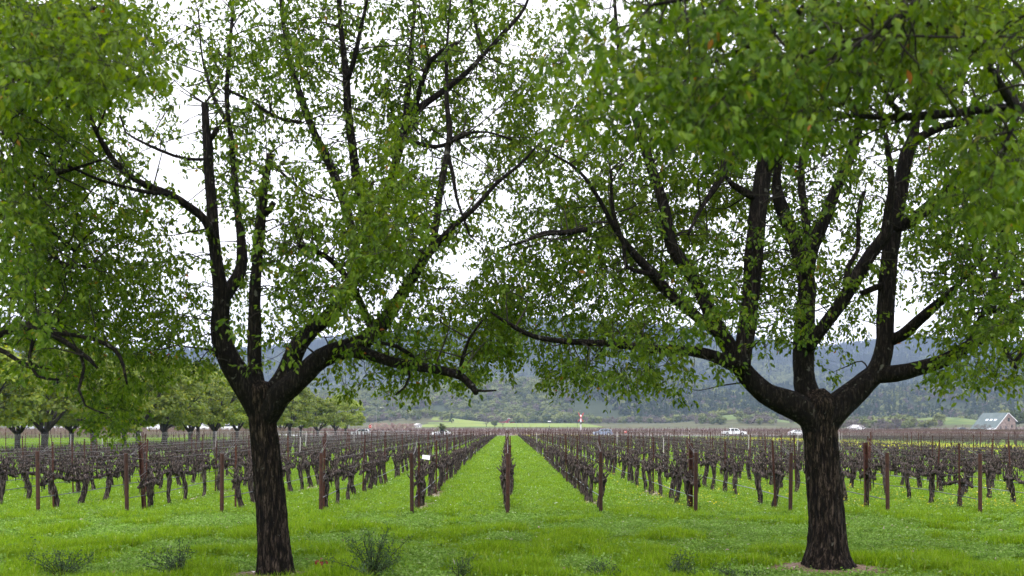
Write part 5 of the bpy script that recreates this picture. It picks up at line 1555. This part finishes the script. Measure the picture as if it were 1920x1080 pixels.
# names keep the pick order: collection children are sorted by name
kinds = []
for q in range(3): kinds.append(clump(700 + q, 46, .055, .055, .0028, .5, M['grass_blade']))      # 0-2 mown
for q in range(3): kinds.append(clump(710 + q, 42, .15, .07, .0036, .6, M['grass_blade']))         # 3-5 long
for q in range(2): kinds.append(weed(720 + q, 42, .10, .09, .022, M['weed_leaf']))                 # 6-7 weeds
kinds.append(weed(730, 34, .09, .09, .02, M['weed_leaf'], M['white_petal'], 2))                    # 8 white flowers
kinds.append(weed(731, 34, .22, .12, .022, M['weed_leaf'], M['yellow_petal'], 6))                 # 9 mustard
kinds.append(weed(732, 30, .3, .14, .03, M['weed_leaf'], M['yellow_petal'], 22))                   # 10 dense mustard
for q, o in enumerate(kinds): o.name = f'ground_plant_{q:02d}'
gr = np.random.default_rng(55)
def scatter(name, n, dr, xr, pickf, sizef, label, test=None, power=1.0):
    D = dr[0] + (dr[1] - dr[0]) * gr.random(n) ** power
    x = xr(D)[0] + (xr(D)[1] - xr(D)[0]) * gr.random(n)
    if test is not None:
        ok = test(x, D); x, D = x[ok], D[ok]
    m = len(x)
    s2 = sizef(x, D)
    instancer(name, np.stack([x, D, hz(x, D)], -1), np.stack([gr.normal(0, .12, m), gr.normal(0, .12, m), gr.uniform(0, 6.28, m)], -1), np.stack([s2 * 1.1, s2 * 1.1, s2], -1), pickf(x, D, m), GR, label)
fan = lambda D: (-.56 * D - 1, .56 * D + 1)
tuft = lambda x, D: .6 * noise2(x * .9 + 3, D * .8 + 8) + .4 * noise2(x * 2.6 + 13, D * 2.2 + 5)
def lawn_pick(x, D, m):
    t = tuft(x, D); k = gr.integers(0, 3, m)
    k = np.where((t > .6) & (gr.random(m) < .5), 3 + gr.integers(0, 3, m), k)
    k = np.where(gr.random(m) < .04 + .22 * smooth(.42 - t, 0, .12) + .12 * smooth(D, 20, 23.5), 6 + gr.integers(0, 2, m), k)
    return k
scatter('lawn_grass', 78000, (12.5, 24), fan, lawn_pick, lambda x, D: gr.uniform(.75, 1.3, len(x)) * (0.85 + .36 * smooth(tuft(x, D), .42, .78)), 'mown bright green lawn under the foreground trees', lambda x, D: (np.hypot(x - (1552 - CX) / F * 14.5, (D - 14.5) * 1.2) > .72 + .3 * gr.random(len(x))) & (np.hypot(x - (508 - CX) / F * 13.75, (D - 13.75) * 1.2) > .62 + .25 * gr.random(len(x))))
def vine_pick(x, D, m):
    k = np.where(gr.random(m) < .55, 3 + gr.integers(0, 3, m), 6 + gr.integers(0, 2, m))
    k = np.where(gr.random(m) < .05, 8, k)
    k = np.where((gr.random(m) < .028 * smooth(x, 1.5, 4)), 9, k)
    return k
bare_spot = lambda x, D: ~((np.abs(((x / SP + .5) % 1) - .5) * SP < .35) & (noise2(x * 1.3, D * .8 + 40) < .47) & (x < 8) & (D < 42))
scatter('row_grass', 95000, (23.2, 62), lambda D: (-.56 * D - 1, np.minimum(.56 * D + 1, LANE_X(D))), vine_pick, lambda x, D: gr.uniform(.75, 1.35, len(x)) * (1 + .5 * smooth(D, 30, 62)), 'taller grass and weeds growing between the vine rows', bare_spot, 1.25)
scatter('far_row_grass', 52000, (60, 200), lambda D: (np.maximum(-27 + 0 * D, -.56 * D), np.minimum(.56 * D, LANE_X(D) - .5)), vine_pick, lambda x, D: gr.uniform(1.6, 2.6, len(x)), 'grass between the farther vine rows', None, 1.2)
scatter('mustard_flowers', 17000, (58, 150), lambda D: (LANE_X(D) + 4.4, LANE_X(D) + 19 + 0 * D), lambda x, D, m: np.where(gr.random(m) < .13, 10, 3 + gr.integers(0, 3, m)), lambda x, D: gr.uniform(.8, 1.35, len(x)), 'yellow mustard flowering beside the gravel lane')
scatter('verge_grass', 16000, (95, 165), lambda D: (-75 + 0 * D, -45 + 0 * D), lambda x, D, m: 3 + gr.integers(0, 5, m), lambda x, D: gr.uniform(1.6, 3.0, len(x)), 'rough green grass under the avenue trees')
scatter('far_mustard', 2500, (150, 203), lambda D: (LANE_X(D) - 12, LANE_X(D) + 4), lambda x, D, m: np.where(gr.random(m) < .6, 10, 4), lambda x, D: gr.uniform(.7, 1.2, len(x)), 'yellow mustard at the far end of the rows')

# fallen leaves on the lawn and litter at the feet of the vines
n = 520
D = gr.uniform(13.6, 23, n); x = gr.uniform(-.53, .53, n) * D
n2 = 9000
kk = gr.choice([-5, -4, -3, -2, -1, 1, 2], n2); x2 = kk * SP + gr.normal(0, .16, n2) + .1; D2_ = gr.uniform(23.6, 34, n2)
ok = noise2(x2 * 1.3, D2_ * .8 + 40) < .47
pos = np.vstack([np.stack([x, D, hz(x, D) + gr.uniform(.03, .08, n)], -1), np.stack([x2, D2_, .03 + .03 * gr.random(n2)], -1)[ok]])
V, Q = leaf_cloud(pos, gr.normal(0, 1, pos.shape) * [1, 1, .25], gr.normal(0, .3, pos.shape) + [0, 0, 1], gr.uniform(.045, .11, len(pos)))
tag(link('fallen_leaves', mk_mesh('fallen_leaves', V, [Q]), M['litter']), 'pale dry leaves lying on the lawn and under the vines', kind='stuff')

def mulch(px, D, r, label):
    c = P(px, 0, D); c[2] = 0
    t = gr.uniform(0, 6.28, 700); q = r * np.sqrt(gr.random(700)); 
    mb = MB()
    ring = np.linspace(0, 6.283, 40, endpoint=False)
    rr = r * (1 + .12 * (noise2(ring * 2 + 3, ring * 0) - .5))
    v = [(0, 0, .075)] + [(rr[k] * .6 * math.cos(a), rr[k] * .5 * math.sin(a), .06) for k, a in enumerate(ring)] + [(rr[k] * math.cos(a), rr[k] * .8 * math.sin(a), .004) for k, a in enumerate(ring)]
    T = [[0, 1 + k, 1 + (k + 1) % 40] for k in range(40)]; Qm = [[1 + k, 41 + k, 41 + (k + 1) % 40, 1 + (k + 1) % 40] for k in range(40)]
    mb.add(np.array(v), T=T, Q=Qm)
    chips = np.stack([q * np.cos(t), .8 * q * np.sin(t), .085 - .07 * (q / r) + .01], -1)
    for p in chips:
        a = gr.uniform(0, 6.28); mb.box(p, (gr.uniform(.03, .08), gr.uniform(.012, .025), .012), a)
    o = mb.obj('mulch', M['mulch'], None, False, tuple(c)); return tag(o, label, kind='stuff')
mulch(1552, 14.5, .92, 'ring of tan wood mulch round the right camphor trunk')
mulch(508, 13.75, .75, 'tan wood mulch round the left camphor trunk')

# dark wispy shrubs along the near edge of the lawn
M['shrub'] = leafy('shrub_leaf', [(0.0, (0.02, 0.045, 0.012)), (1.0, (0.055, 0.10, 0.028))], .2)
def shrub(px, py, D, H, W_, seed, label, dens=1.0):
    rng = np.random.default_rng(seed); x = (px - CX) / F * D
    root = thing('shrub', (x, D, 0), label, 'shrub', 'wispy dark shrubs on the lawn')
    st = MB(); lp = []; ld = []
    for k in range(int(13 * dens)):
        a = rng.uniform(0, 6.28); out_ = rng.uniform(.1, 1) * W_; h = H * rng.uniform(.45, 1.0) * (1 - .25 * out_ / W_)
        C = crom(np.array([[0.03 * math.cos(a), .03 * math.sin(a), 0], [out_ * .35 * math.cos(a), out_ * .35 * math.sin(a), h * .45], [out_ * math.cos(a + .2), out_ * math.sin(a + .2), h]]), .06)
        st.tube(C, np.linspace(.007, .0025, len(C)), 4, False)
        for q in range(2, len(C)):
            m = rng.integers(7, 14)
            lp.append(C[q] + rng.normal(0, .028, (m, 3))); ld.append(rng.normal(0, 1, (m, 3)) + [0, 0, .4])
            if rng.random() < .3:
                e = C[q] + rng.normal(0, .07, 3) + [0, 0, .05]; st.tube(np.array([C[q], e]), [.003, .002], 3, False)
                lp.append(e + rng.normal(0, .025, (8, 3))); ld.append(rng.normal(0, 1, (8, 3)))
    st.obj('stems', M['twig'], root)['kind'] = 'stuff'
    lp = np.vstack(lp); ld = np.vstack(ld)
    V, Q = leaf_cloud(lp, ld, rng.normal(0, 1, lp.shape), rng.uniform(.022, .042, len(lp)))
    link('foliage', mk_mesh('foliage', V, [Q]), M['shrub'], root)['kind'] = 'stuff'
shrub(700, 1080, 13.7, .76, .68, 1, 'largest wispy dark shrub, right of the slim trunk', 1.9)
shrub(335, 1080, 13.8, .56, .6, 2, 'wispy dark shrub just left of the slim trunk')
shrub(115, 1080, 13.7, .42, .75, 3, 'low dark shrub near the left corner of the lawn')
shrub(862, 1085, 13.5, .36, .25, 4, 'small dark shrub right of the largest shrub', .7)
shrub(1130, 1085, 13.5, .3, .4, 5, 'low dark shrub below the right-hand grass corridor', .8)
shrub(1275, 1085, 13.5, .42, .4, 6, 'low dark shrub left of the thick trunk')
shrub(1390, 1095, 13.4, .28, .4, 7, 'small dark shrub close to the left of the thick trunk', .8)
M['red_leaf'] = plain('red_leaf', (.2, .025, .012), .6)
rp = thing('red_leaved_seedling', tuple(np.r_[P(603, 0, 13.9)[:2], 0]), 'small seedling with a few rust-red leaves right of the slim trunk', 'seedling')
rng = np.random.default_rng(12)
mb = MB(); mb.tube(np.array([[0, 0, 0], [.01, 0, .12], [.02, 0, .24]]), .005, 5); mb.obj('stem', M['twig'], rp)
for k in range(7):
    p = np.array([[rng.normal(0, .06), rng.normal(0, .05), .12 + .13 * rng.random()]])
    V, Q = leaf_cloud(p, rng.normal(0, 1, (1, 3)) * [1, .4, .6], np.array([[rng.normal(0, .4), -1, .5]]), np.array([.07]))
    link('leaf', mk_mesh('leaf', V, [Q]), M['red_leaf'], rp)

# ------------------------------------------------------------------ the air
mb = MB(); mb.box((0, 0, 190), (10600, 10600, 392))
hzm = bpy.data.materials.new('haze_air'); hzm.use_nodes = True
nt = hzm.node_tree; nt.nodes.clear()
out = nt.nodes.new('ShaderNodeOutputMaterial'); pv = nt.nodes.new('ShaderNodeVolumePrincipled')
pv.inputs['Color'].default_value = (0.54, 0.68, 1.0, 1); pv.inputs['Density'].default_value = 0.000135; pv.inputs['Anisotropy'].default_value = 0.2
nt.links.new(pv.outputs['Volume'], out.inputs['Volume'])
tag(mb.obj('haze', hzm), 'thin bluish winter haze', kind='stuff')
